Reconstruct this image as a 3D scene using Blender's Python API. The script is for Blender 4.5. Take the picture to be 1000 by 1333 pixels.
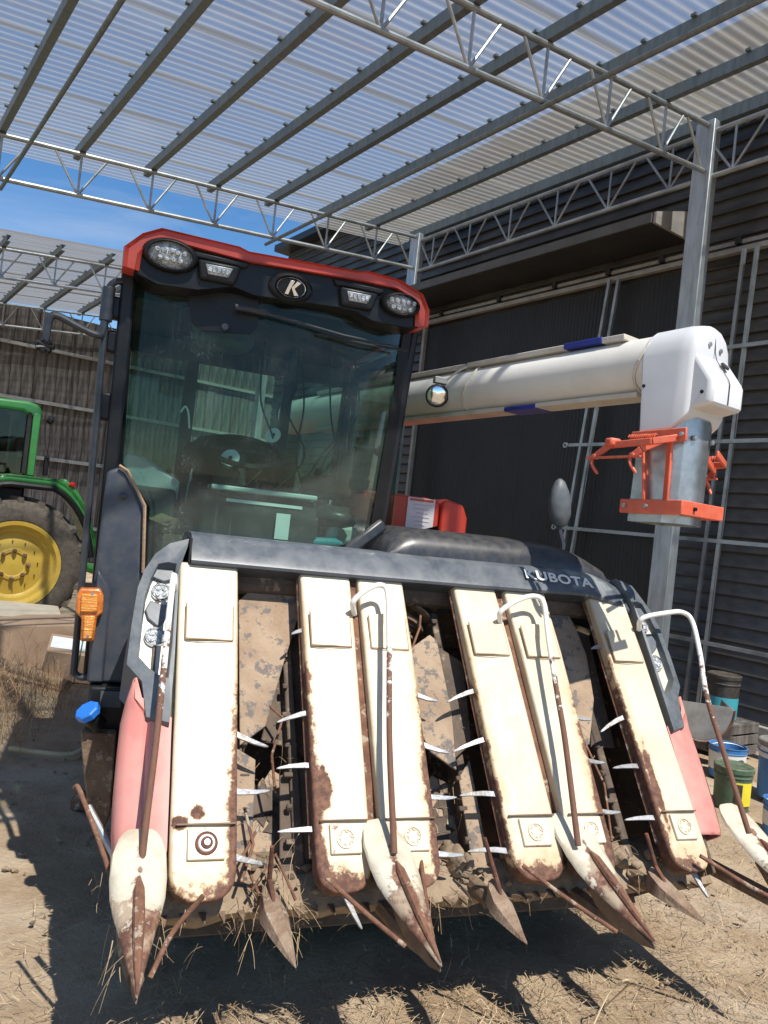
import bpy, math, random
import mathutils.noise as mn
from mathutils import Vector, Matrix
random.seed(7)
PI = math.pi
for o in list(bpy.data.objects): bpy.data.objects.remove(o)
scene = bpy.context.scene
COL = scene.collection

# ------------------------------------------------------------------ camera
CAM_H, ROLL, PITCH = 1.5, math.atan(.11), math.radians(.95)
cam = bpy.data.objects.new('camera', bpy.data.cameras.new('camera')); COL.objects.link(cam)
f = Vector((0, math.cos(PITCH), math.sin(PITCH))); r = Vector((1, 0, 0)); up = r.cross(f)
X = r*math.cos(ROLL) + up*math.sin(ROLL); Y = up*math.cos(ROLL) - r*math.sin(ROLL)
m = Matrix((X, Y, -f)).transposed().to_4x4(); m.translation = (0, 0, CAM_H)
cam.matrix_world = m
cam.data.sensor_fit = 'VERTICAL'; cam.data.sensor_height = 36; cam.data.lens = 27.0
cam.data.clip_start = .05; cam.data.clip_end = 2000
scene.camera = cam

# ------------------------------------------------------------------ sky and sun
SUN_TO = Vector((.364, -.56, 1.0)).normalized()          # direction towards the sun
world = bpy.data.worlds.new('World'); scene.world = world; world.use_nodes = True
nt = world.node_tree
sky = nt.nodes.new('ShaderNodeTexSky'); sky.sky_type = 'NISHITA'; sky.sun_disc = False
sky.sun_elevation = math.asin(SUN_TO.z); sky.sun_rotation = math.atan2(SUN_TO.x, SUN_TO.y)
sky.altitude = 300; sky.air_density = 1.0; sky.dust_density = .0; sky.ozone_density = 3.2
hs_ = nt.nodes.new('ShaderNodeHueSaturation'); hs_.inputs['Saturation'].default_value = 1.22; hs_.inputs['Value'].default_value = 1.0
nt.links.new(sky.outputs[0], hs_.inputs['Color'])
tc_ = nt.nodes.new('ShaderNodeTexCoord'); mp_ = nt.nodes.new('ShaderNodeMapping'); mp_.inputs['Scale'].default_value = (1.4, 1.4, 5)
nz_ = nt.nodes.new('ShaderNodeTexNoise'); nz_.inputs['Scale'].default_value = 1.7; nz_.inputs['Detail'].default_value = 9; nz_.inputs['Roughness'].default_value = .6; nz_.inputs['Distortion'].default_value = .6
mr_ = nt.nodes.new('ShaderNodeMapRange'); mr_.inputs[1].default_value = .5; mr_.inputs[2].default_value = .8; mr_.inputs[4].default_value = .4
mx_ = nt.nodes.new('ShaderNodeMix'); mx_.data_type = 'RGBA'; mx_.inputs[7].default_value = (5.2, 5.4, 5.6, 1)      # thin high cirrus over the whole sky
nt.links.new(tc_.outputs['Generated'], mp_.inputs[0]); nt.links.new(mp_.outputs[0], nz_.inputs['Vector']); nt.links.new(nz_.outputs[0], mr_.inputs[0])
nt.links.new(mr_.outputs[0], mx_.inputs[0]); nt.links.new(hs_.outputs[0], mx_.inputs[6]); nt.links.new(mx_.outputs[2], nt.nodes['Background'].inputs[0])
nt.nodes['Background'].inputs[1].default_value = .118
sl = bpy.data.lights.new('sun', 'SUN'); sl.energy = 4.9; sl.angle = math.radians(.53); sl.color = (1, .95, .87)
so = bpy.data.objects.new('sun', sl); COL.objects.link(so); so.location = (4, -8, 12)
so.rotation_euler = SUN_TO.to_track_quat('Z', 'Y').to_euler()
vs = scene.view_settings; vs.view_transform = 'Standard'; vs.look = 'None'; vs.gamma = 1; vs.exposure = .4
vs.use_curve_mapping = False

# ------------------------------------------------------------------ materials
def nd(nt, t, **kw):
    n = nt.nodes.new(t)
    for k, v in kw.items(): setattr(n, k, v)
    return n
def mix(nt, a, b, fac, blend='MIX'):
    n = nd(nt, 'ShaderNodeMix', data_type='RGBA', blend_type=blend)
    for s, v in ((n.inputs[0], fac), (n.inputs[6], a), (n.inputs[7], b)):
        if hasattr(v, 'is_linked'): nt.links.new(v, s)
        elif isinstance(v, (int, float)): s.default_value = v
        else: s.default_value = (*v, 1) if len(v) == 3 else v
    return n.outputs[2]
def mth(nt, op, a, b=0.0, c=0.0, clamp=False):
    n = nd(nt, 'ShaderNodeMath', operation=op, use_clamp=clamp)
    for s, v in zip(n.inputs, (a, b, c)):
        if hasattr(v, 'is_linked'): nt.links.new(v, s)
        else: s.default_value = v
    return n.outputs[0]
def noise(nt, vec, scale, detail=6, rough=.6, dist=0):
    n = nd(nt, 'ShaderNodeTexNoise'); n.inputs['Scale'].default_value = scale
    n.inputs['Detail'].default_value = detail; n.inputs['Roughness'].default_value = rough; n.inputs['Distortion'].default_value = dist
    nt.links.new(vec, n.inputs['Vector']); return n.outputs[0]
def ramp(nt, v, lo, hi):
    n = nd(nt, 'ShaderNodeMapRange', interpolation_type='SMOOTHSTEP')
    nt.links.new(v, n.inputs[0]); n.inputs[1].default_value = lo; n.inputs[2].default_value = hi
    return n.outputs[0]
def newmat(name):
    mt = bpy.data.materials.new(name); mt.use_nodes = True; nt = mt.node_tree
    return mt, nt, nt.nodes['Principled BSDF']
def coords(nt, kind='Object', sc=(1, 1, 1)):
    tc = nd(nt, 'ShaderNodeTexCoord'); mp = nd(nt, 'ShaderNodeMapping'); mp.inputs['Scale'].default_value = sc
    nt.links.new(tc.outputs[kind], mp.inputs[0]); return mp.outputs[0]
def bump(nt, b, h, strength, dist=.01):
    n = nd(nt, 'ShaderNodeBump'); n.inputs['Strength'].default_value = strength; n.inputs['Distance'].default_value = dist
    nt.links.new(h, n.inputs['Height']); nt.links.new(n.outputs[0], b.inputs['Normal'])
MATS = {}
def mat(name, c, c2=None, scale=8, rough=.5, metal=0, bmp=0, bscale=60, dust=None, sc=(1, 1, 1), lo=.35, hi=.7, coat=0, spec=None, spots=None, rvar=.15):
    """dust=(colour, amount): grime settled on faces that look up; spots=(colour, threshold, scale): chips and splashes"""
    mt, nt, b = newmat(name); v = coords(nt, 'Object', sc)
    n1 = noise(nt, v, scale)
    col = mix(nt, c, c2 or tuple(x*.75 for x in c), ramp(nt, n1, lo, hi))
    n2 = noise(nt, v, scale*4.7, 5)
    if spots: col = mix(nt, col, spots[0], ramp(nt, noise(nt, v, spots[2], 8, .7), spots[1], spots[1]+.06))
    if dust:
        g = nd(nt, 'ShaderNodeNewGeometry'); sp = nd(nt, 'ShaderNodeSeparateXYZ'); nt.links.new(g.outputs['Normal'], sp.inputs[0])
        upf = mth(nt, 'MULTIPLY_ADD', sp.outputs[2], .55, .45, True)
        d = mth(nt, 'MULTIPLY', mth(nt, 'MULTIPLY', upf, ramp(nt, n2, .2, .75)), dust[1], clamp=True)
        col = mix(nt, col, dust[0], d)
    nt.links.new(col, b.inputs['Base Color'])
    nt.links.new(mth(nt, 'MULTIPLY_ADD', n2, rvar*2, rough-rvar, True), b.inputs['Roughness'])
    b.inputs['Metallic'].default_value = metal
    if coat: b.inputs['Coat Weight'].default_value = coat; b.inputs['Coat Roughness'].default_value = .15
    if spec is not None: b.inputs['Specular IOR Level'].default_value = spec
    if bmp: bump(nt, b, noise(nt, v, bscale, 8), bmp)
    MATS[name] = mt; return mt
DUST = (.36, .29, .2)
RUST1, RUST2 = (.085, .038, .026), (.185, .088, .052)
mat('galv', (.42, .44, .45), (.27, .29, .29), 5, .45, .7, .05, spots=((.24, .17, .11), .68, 9))
mat('purlin_steel', (.2, .23, .235), (.14, .165, .17), 3, .5, .45, .03, sc=(1, 8, 1))
mat('post_steel', (.5, .53, .55), (.33, .35, .36), 4, .42, .55, .03, sc=(4, 4, .6), spots=((.26, .21, .16), .69, 7))
mat('shed_dark', (.017, .0165, .017), (.012, .0115, .012), 2, .5, .0, .05, dust=((.1, .095, .085), .15))
mat('shed_board', (.04, .038, .036), (.027, .026, .025), 2, .42, 0, .05, dust=((.3, .28, .25), .5), sc=(1, .3, 1))
mat('awning', (.03, .03, .031), (.02, .02, .021), 2, .5)
mat('awning_trim', (.11, .108, .105), (.085, .083, .08), 4, .55)
mat('awning_cap', (.36, .33, .3), (.28, .26, .24), 4, .6)
mat('frame_alu', (.4, .39, .36), (.3, .29, .27), 6, .5, .35)
mat('concrete', (.4, .38, .34), (.27, .25, .22), 3, .9, 0, .3, 30)
mat('dark_paint', (.016, .021, .03), (.02, .026, .036), 6, .38, 0, .02, 200, dust=(DUST, .16))
mat('navy_panel', (.022, .033, .052), (.03, .042, .062), 4, .45, 0, .03, 250, dust=(DUST, .2))
mat('hood_grey', (.045, .055, .072), (.06, .07, .088), 3, .34, 0, .02, 120, dust=((.25, .265, .265), .42), spots=((.2, .215, .215), .56, 2.2))
mat('shell_grey', (.058, .072, .09), (.085, .10, .115), 6, .5, 0, .04, 90, dust=((.3, .3, .28), .35))
mat('black_plastic', (.0065, .007, .0085), (.010, .011, .013), 5, .4, 0, .03, 200, dust=(DUST, .035), spec=.3)
mat('rubber', (.018, .018, .018), (.035, .032, .028), 6, .8, 0, .1)
mat('red_roof', (.5, .045, .022), (.42, .05, .03), 3, .42, 0, .03, 120, dust=((.4, .3, .22), .16))
mat('red_panel', (.60, .205, .175), (.56, .235, .2), 4, .55, 0, .02, 150, dust=((.55, .42, .35), .4))
mat('red_body', (.56, .05, .025), (.5, .06, .03), 4, .4, 0, .02)
mat('orange_steel', (.68, .105, .045), (.55, .085, .04), 9, .5, 0, .06, dust=((.5, .4, .3), .3), spots=((.2, .1, .06), .68, 30))
mat('rust', RUST1, (.2, .08, .045), 22, .85, .1, .5, 70)
mat('rust_light', (.2, .095, .055), (.115, .052, .033), 18, .9, 0, .6, 60, spots=((.34, .27, .2), .55, 22))
mat('mud_steel', (.21, .145, .095), (.11, .07, .045), 9, .92, 0, .8, 40, spots=((.33, .26, .18), .58, 14))
mat('mud_spear', (.33, .24, .165), (.2, .125, .08), 14, .9, 0, .7, 50, spots=((.4, .35, .29), .56, 12))
mat('mud', (.3, .225, .15), (.2, .145, .095), 14, .95, 0, 1.0, 35)
mat('mud_panel', (.36, .265, .18), (.25, .17, .11), 6, .85, 0, .6, 45, spots=((.15, .13, .115), .52, 20))
mat('dark_works', (.075, .055, .04), (.13, .095, .068), 10, .85, 0, .5, 40, spots=((.24, .18, .125), .58, 18))
mat('tine', (.40, .42, .45), (.25, .24, .22), 26, .4, .3, .2, 80, dust=(DUST, .35), spots=((.2, .12, .08), .62, 40))
mat('bezel', (.62, .6, .5), (.5, .48, .4), 10, .4, 0, dust=((.42, .39, .33), .5))
mat('chrome', (.85, .86, .87), (.7, .7, .7), 10, .12, 1, rvar=.05)
mat('lamp_glass', (.52, .54, .55), (.16, .17, .18), 70, .3, .3, .8, 60, rvar=.08)
mat('led_grey', (.42, .41, .4), (.25, .25, .25), 60, .4, .4)
mat('label_white', (.75, .75, .72), (.68, .68, .64), 8, .55)
mat('label_grey', (.6, .62, .63), (.5, .52, .53), 14, .5)
mat('tube_paint', (.72, .7, .65), (.62, .59, .53), 3, .45, 0, .03, dust=None, spots=((.34, .25, .17), .68, 22))
mat('tube_dirty', (.56, .52, .45), (.44, .39, .31), 7, .6, 0, .1, spots=((.3, .22, .15), .66, 24))
mat('spout_white', (.64, .65, .66), (.57, .58, .59), 4, .4, 0, .02, spots=((.4, .36, .3), .7, 30))
mat('galv_chute', (.48, .5, .51), (.32, .34, .35), 14, .35, .8, .05)
mat('blue_tape', (.02, .035, .26), (.015, .025, .18), 6, .4)
mat('cord', (.62, .58, .5), (.5, .46, .38), 20, .8)
mat('seat_cloth', (.022, .024, .026), (.034, .036, .038), 6, .85, 0, .05)
mat('cab_trim', (.085, .092, .095), (.06, .065, .067), 6, .6)
mat('cab_grey', (.62, .66, .64), (.52, .56, .54), 6, .55)
mat('paper', (.86, .88, .88), (.8, .82, .82), 5, .6)
mat('amber', (.62, .19, .03), (.42, .1, .015), 30, .2, 0, .5, 90, coat=.6)
mat('amber_lens', (.78, .33, .05), (.6, .2, .025), 60, .18, 0, .7, 30, sc=(.2, .2, 9), coat=.6)
mat('cap_blue', (.02, .16, .6), (.015, .13, .5), 8, .4)
mat('tractor_green', (.035, .25, .05), (.03, .21, .04), 3, .35, coat=.3, dust=(DUST, .12))
mat('rim_yellow', (.66, .43, .05), (.56, .35, .05), 4, .5, 0, .04, dust=((.42, .33, .2), .3), spots=((.3, .2, .09), .64, 12))
mat('tyre', (.09, .07, .055), (.05, .042, .036), 5, .9, 0, .4, 40, dust=((.33, .26, .19), .6))
mat('tail_red', (.6, .02, .015), (.5, .015, .01), 5, .2, coat=.5)
mat('plank', (.165, .145, .13), (.06, .054, .05), 1.6, .85, 0, .25, 30, sc=(9, 9, .8), lo=.4, hi=.62)
mat('cardboard', (.44, .29, .19), (.37, .24, .155), 3, .85, 0, .08)
mat('cardboard_edge', (.62, .52, .4), (.52, .43, .32), 6, .85)
mat('stick_wood', (.36, .24, .14), (.26, .17, .1), 8, .8, 0, .3)
mat('straw', (.42, .3, .17), (.24, .16, .095), 3, .85)
mat('weed', (.46, .285, .155), (.28, .15, .08), 5, .85)
mat('straw_pale', (.62, .5, .32), (.45, .34, .2), 3, .8)
mat('bucket_blue', (.02, .2, .5), (.02, .15, .4), 6, .45, dust=(DUST, .4), spots=((.2, .17, .13), .64, 14))
mat('bucket_teal', (.05, .34, .4), (.04, .28, .34), 6, .45)
mat('bucket_green', (.035, .1, .06), (.03, .075, .045), 6, .5, dust=(DUST, .4), spots=((.22, .18, .13), .62, 14))
mat('bucket_black', (.018, .018, .02), (.03, .03, .03), 6, .5, dust=(DUST, .25))
mat('label_yellow', (.72, .62, .04), (.65, .55, .03), 6, .5)
mat('tub_grey', (.3, .29, .27), (.2, .19, .17), 7, .55, .4, .1, spots=((.32, .24, .17), .6, 10))
mat('white_paint', (.78, .77, .73), (.7, .69, .65), 10, .45)

def glassmat(name, tint, gloss=.08, haze=None):
    mt, nt, b = newmat(name); nt.nodes.remove(b)
    tr = nd(nt, 'ShaderNodeBsdfTransparent'); tr.inputs[0].default_value = (*tint, 1)
    gl = nd(nt, 'ShaderNodeBsdfGlossy'); gl.inputs['Roughness'].default_value = .02; gl.inputs[0].default_value = (.9, .95, .93, 1)
    lw = nd(nt, 'ShaderNodeFresnel'); lw.inputs[0].default_value = 1.5
    base = tr.outputs[0]
    if haze:   # film of dust on the pane
        df = nd(nt, 'ShaderNodeBsdfDiffuse'); df.inputs[0].default_value = (*haze[0], 1)
        v = coords(nt); n1 = noise(nt, v, 5); n2 = noise(nt, v, 160, 3)
        sp = nd(nt, 'ShaderNodeSeparateXYZ'); nt.links.new(v, sp.inputs[0])
        dx = mth(nt, 'SUBTRACT', sp.outputs[0], .24); dz = mth(nt, 'SUBTRACT', sp.outputs[2], 2.22)
        rad = mth(nt, 'SQRT', mth(nt, 'ADD', mth(nt, 'MULTIPLY', dx, dx), mth(nt, 'MULTIPLY', dz, dz)))
        sweep = mth(nt, 'MULTIPLY', ramp(nt, mth(nt, 'ADD', rad, mth(nt, 'MULTIPLY', n1, .05)), .66, .70), haze[1]*1.1)     # dust beyond the wiper's reach
        streak = mth(nt, 'MULTIPLY', ramp(nt, noise(nt, coords(nt, 'Object', (30, 30, 2)), 2, 5), .58, .75), haze[1]*.9)
        fac = mth(nt, 'ADD', mth(nt, 'ADD', sweep, mth(nt, 'ADD', streak, mth(nt, 'MULTIPLY', ramp(nt, n1, .3, .8), haze[1]))), mth(nt, 'MULTIPLY', ramp(nt, mth(nt, 'MULTIPLY_ADD', n1, .35, mth(nt, 'MULTIPLY', n2, .65)), .60, .68), haze[2]), clamp=True)
        ms = nd(nt, 'ShaderNodeMixShader'); nt.links.new(fac, ms.inputs[0]); nt.links.new(base, ms.inputs[1]); nt.links.new(df.outputs[0], ms.inputs[2]); base = ms.outputs[0]
    ms2 = nd(nt, 'ShaderNodeMixShader'); nt.links.new(mth(nt, 'MULTIPLY', lw.outputs[0], gloss, clamp=True), ms2.inputs[0])
    nt.links.new(base, ms2.inputs[1]); nt.links.new(gl.outputs[0], ms2.inputs[2])
    nt.links.new(ms2.outputs[0], nt.nodes['Material Output'].inputs[0]); MATS[name] = mt
glassmat('cab_glass', (.50, .68, .60), .5, ((.34, .4, .36), .07, .3))
glassmat('side_glass', (.68, .82, .76), .6)
glassmat('tractor_glass', (.4, .5, .48), .8)

def sheetmat(name, body, tint, c1, c2):
    mt, nt, b = newmat(name); nt.nodes.remove(b); v = coords(nt); vs_ = coords(nt, 'Object', (.25, 6, 1))
    tr = nd(nt, 'ShaderNodeBsdfTransparent'); tl = nd(nt, 'ShaderNodeBsdfTranslucent'); df = nd(nt, 'ShaderNodeBsdfDiffuse')
    tr.inputs[0].default_value = (*tint, 1)
    dirt = ramp(nt, noise(nt, vs_, 2.2, 7), .35, .8)
    sy = nd(nt, 'ShaderNodeSeparateXYZ'); nt.links.new(v, sy.inputs[0])
    lap = mth(nt, 'MULTIPLY', mth(nt, 'SUBTRACT', 1, ramp(nt, sy.outputs[1], .03, .13)), .8)          # grime gathered at the lap
    dirt = mth(nt, 'MAXIMUM', dirt, lap)
    c = mix(nt, c1, c2, dirt)
    nt.links.new(c, tl.inputs[0]); nt.links.new(c, df.inputs[0])
    m1 = nd(nt, 'ShaderNodeMixShader'); m1.inputs[0].default_value = .45
    nt.links.new(tl.outputs[0], m1.inputs[1]); nt.links.new(df.outputs[0], m1.inputs[2])
    m2 = nd(nt, 'ShaderNodeMixShader'); nt.links.new(mth(nt, 'MULTIPLY_ADD', dirt, .3, .38, True), m2.inputs[0])
    lw = nd(nt, 'ShaderNodeLayerWeight'); lw.inputs[0].default_value = .35
    nt.links.new(mth(nt, 'ADD', mth(nt, 'ADD', mth(nt, 'MULTIPLY_ADD', dirt, .26, body-.05), mth(nt, 'MULTIPLY', nd(nt, 'ShaderNodeObjectInfo').outputs['Random'], .12)), mth(nt, 'MULTIPLY', lw.outputs[1], .3), clamp=True), m2.inputs[0])
    nt.links.new(tr.outputs[0], m2.inputs[1]); nt.links.new(m1.outputs[0], m2.inputs[2])
    nt.links.new(m2.outputs[0], nt.nodes['Material Output'].inputs[0]); MATS[name] = mt
sheetmat('roof_sheet', .25, (.80, .855, .87), (.62, .61, .57), (.42, .35, .25))
sheetmat('roof_sheet_old', .62, (.7, .75, .8), (.44, .43, .4), (.34, .31, .27))

def covermat(name, rl, rr, rb, seed, blots=()):
    """cream enamel worn to rust along the left edge, right edge and round the foot"""
    mt, nt, b = newmat(name)
    g = coords(nt, 'Generated'); sp = nd(nt, 'ShaderNodeSeparateXYZ'); nt.links.new(g, sp.inputs[0])
    v = coords(nt); ad = nd(nt, 'ShaderNodeVectorMath', operation='ADD'); nt.links.new(v, ad.inputs[0]); ad.inputs[1].default_value = (seed, seed*.7, 0); v = ad.outputs[0]
    gx, gz = sp.outputs[0], sp.outputs[2]
    n1 = noise(nt, v, 11, 8, .65); n2 = noise(nt, v, 45, 8, .7); n3 = noise(nt, v, 4, 4)
    low = mth(nt, 'SUBTRACT', 1.12, mth(nt, 'MULTIPLY', gz, 1.0), clamp=True)           # fades towards the head
    L = mth(nt, 'MULTIPLY', mth(nt, 'SUBTRACT', 1, mth(nt, 'MULTIPLY', gx, 2.9), clamp=True), mth(nt, 'MULTIPLY', low, rl))
    R = mth(nt, 'MULTIPLY', mth(nt, 'MULTIPLY_ADD', gx, 2.9, -1.9, True), mth(nt, 'MULTIPLY', low, rr))
    B = mth(nt, 'MULTIPLY', mth(nt, 'SUBTRACT', 1, mth(nt, 'MULTIPLY', gz, 5.5), clamp=True), rb)
    e = mth(nt, 'MAXIMUM', mth(nt, 'MAXIMUM', L, R), B)
    w = mth(nt, 'ADD', e, mth(nt, 'MULTIPLY', mth(nt, 'SUBTRACT', mth(nt, 'MULTIPLY_ADD', n2, .45, mth(nt, 'MULTIPLY', n1, .55)), .5), 1.5))
    rust = ramp(nt, w, .46, .60)
    chips = mth(nt, 'MULTIPLY', ramp(nt, noise(nt, v, 30, 6, .7), .7, .74), mth(nt, 'MULTIPLY_ADD', low, .8, .1))
    for bx, bz, sx, sz in blots:
        dx = mth(nt, 'DIVIDE', mth(nt, 'SUBTRACT', gx, bx), sx); dz = mth(nt, 'DIVIDE', mth(nt, 'SUBTRACT', gz, bz), sz)
        rr2 = mth(nt, 'SQRT', mth(nt, 'ADD', mth(nt, 'MULTIPLY', dx, dx), mth(nt, 'MULTIPLY', dz, dz)))
        w = mth(nt, 'MAXIMUM', w, mth(nt, 'ADD', mth(nt, 'SUBTRACT', 1.2, rr2), mth(nt, 'MULTIPLY', mth(nt, 'SUBTRACT', n1, .5), 2.4)))
    rust = ramp(nt, w, .46, .60)
    stain = mth(nt, 'MULTIPLY', ramp(nt, w, .05, .52), .75)
    base = mix(nt, (.625, .55, .405), (.55, .465, .325), ramp(nt, n3, .35, .7))
    grime = mth(nt, 'MULTIPLY', ramp(nt, noise(nt, coords(nt, 'Object', (14, 2, 2)), 3.5, 8, .7), .5, .8), .45)      # runs down the slope
    base = mix(nt, base, (.40, .31, .2), grime)
    fine = mth(nt, 'MULTIPLY', ramp(nt, noise(nt, v, 150, 4, .7), .62, .72), .5)
    base = mix(nt, base, (.36, .26, .16), fine)
    base = mix(nt, base, (.52, .34, .18), stain)
    rc = mix(nt, RUST1, RUST2, ramp(nt, n2, .4, .65))
    tot = mth(nt, 'MAXIMUM', rust, chips)
    nt.links.new(mix(nt, base, rc, tot), b.inputs['Base Color'])
    nt.links.new(mth(nt, 'MULTIPLY_ADD', tot, .4, .42), b.inputs['Roughness'])
    bump(nt, b, mth(nt, 'ADD', mth(nt, 'ADD', mth(nt, 'MULTIPLY', tot, -.5), mth(nt, 'MULTIPLY', noise(nt, v, 7, 3, .5), 3.0)), mth(nt, 'MULTIPLY', n2, .3)), .45, .006)
    MATS[name] = mt
for i, a in enumerate([(.25, .95, .9, 3, ((.16, .225, .2, .028), (.42, .25, .14, .03), (.78, .03, .2, .05))), (1.15, .2, .95, 9, ((.2, .3, .16, .09),)), (.3, 1.0, .9, 15), (1.15, .2, 1.0, 21), (.3, 1.05, .9, 27), (1.4, .1, .85, 33, ((.25, .3, .12, .2),))]): covermat('cream_%d' % i, *a)
def enamel(name, c, c2, thr):
    mat(name, c, c2, 9, .45, 0, .1, 40, spots=(RUST2, thr, 30))
enamel('cream_patch', (.62, .51, .355), (.57, .46, .31), .72)
enamel('cream_boss', (.66, .58, .43), (.58, .49, .34), .60)
def dividermat():
    mt, nt, b = newmat('divider_paint')
    g = coords(nt, 'Generated'); sp = nd(nt, 'ShaderNodeSeparateXYZ'); nt.links.new(g, sp.inputs[0]); v = coords(nt)
    n2 = noise(nt, v, 26, 8, .7)
    cx = mth(nt, 'SUBTRACT', 1, mth(nt, 'MULTIPLY', mth(nt, 'ABSOLUTE', mth(nt, 'SUBTRACT', sp.outputs[0], .5)), 4.0), clamp=True)
    low = mth(nt, 'SUBTRACT', 1.55, mth(nt, 'MULTIPLY', sp.outputs[1], 2.1), clamp=True)
    mid = mth(nt, 'MULTIPLY', cx, mth(nt, 'SUBTRACT', 1.75, mth(nt, 'MULTIPLY', sp.outputs[1], 1.6), clamp=True))
    w = mth(nt, 'ADD', mth(nt, 'MAXIMUM', low, mid), mth(nt, 'MULTIPLY', mth(nt, 'SUBTRACT', n2, .5), 1.7))
    rust = ramp(nt, w, .42, .58)
    rc = mix(nt, mix(nt, (.10, .045, .03), (.2, .1, .06), ramp(nt, n2, .4, .62)), (.33, .255, .18), ramp(nt, noise(nt, v, 13, 7, .65), .46, .6))
    nt.links.new(mix(nt, mix(nt, (.55, .505, .40), (.42, .35, .25), ramp(nt, noise(nt, v, 9, 7, .65), .45, .7)), rc, rust), b.inputs['Base Color']); nt.links.new(mth(nt, 'MULTIPLY_ADD', rust, .4, .45), b.inputs['Roughness'])
    bump(nt, b, n2, .5, .006); MATS['divider_paint'] = mt
dividermat()
def rodmat():
    """white paint on the upper half of a rod, rust below"""
    mt, nt, b = newmat('rod_paint')
    g = coords(nt, 'Generated'); sp = nd(nt, 'ShaderNodeSeparateXYZ'); nt.links.new(g, sp.inputs[0]); v = coords(nt)
    n2 = noise(nt, v, 40, 6, .7)
    w = mth(nt, 'ADD', mth(nt, 'MULTIPLY_ADD', sp.outputs[2], -1.9, 1.75), mth(nt, 'MULTIPLY', mth(nt, 'SUBTRACT', n2, .5), 2.4))
    rust = ramp(nt, w, .4, .62)
    nt.links.new(mix(nt, (.74, .73, .68), mix(nt, RUST1, RUST2, n2), rust), b.inputs['Base Color']); nt.links.new(mth(nt, 'MULTIPLY_ADD', rust, .45, .35), b.inputs['Roughness'])
    bump(nt, b, n2, .5, .004); MATS['rod_paint'] = mt
rodmat()
def groundmat():
    mt, nt, b = newmat('dirt'); v = coords(nt)
    n1 = noise(nt, v, .9, 8, .6); n2 = noise(nt, v, 7, 10, .7); n3 = noise(nt, v, 60, 8, .75); n4 = noise(nt, v, 2.2, 6, .55)
    c = mix(nt, (.47, .365, .25), (.345, .25, .16), ramp(nt, n4, .35, .65))
    c = mix(nt, c, (.53, .44, .33), mth(nt, 'MULTIPLY', ramp(nt, n1, .52, .66), .75))
    c = mix(nt, c, (.17, .115, .07), mth(nt, 'MULTIPLY', ramp(nt, n2, .52, .72), .6))
    c = mix(nt, c, (.5, .42, .31), mth(nt, 'MULTIPLY', ramp(nt, n3, .6, .72), .4))
    nt.links.new(c, b.inputs['Base Color']); b.inputs['Roughness'].default_value = .95; b.inputs['Specular IOR Level'].default_value = .15
    bump(nt, b, mth(nt, 'ADD', mth(nt, 'MULTIPLY', n2, 1.4), mth(nt, 'MULTIPLY', n3, .4)), .85, .03); MATS['dirt'] = mt
groundmat()

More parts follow.
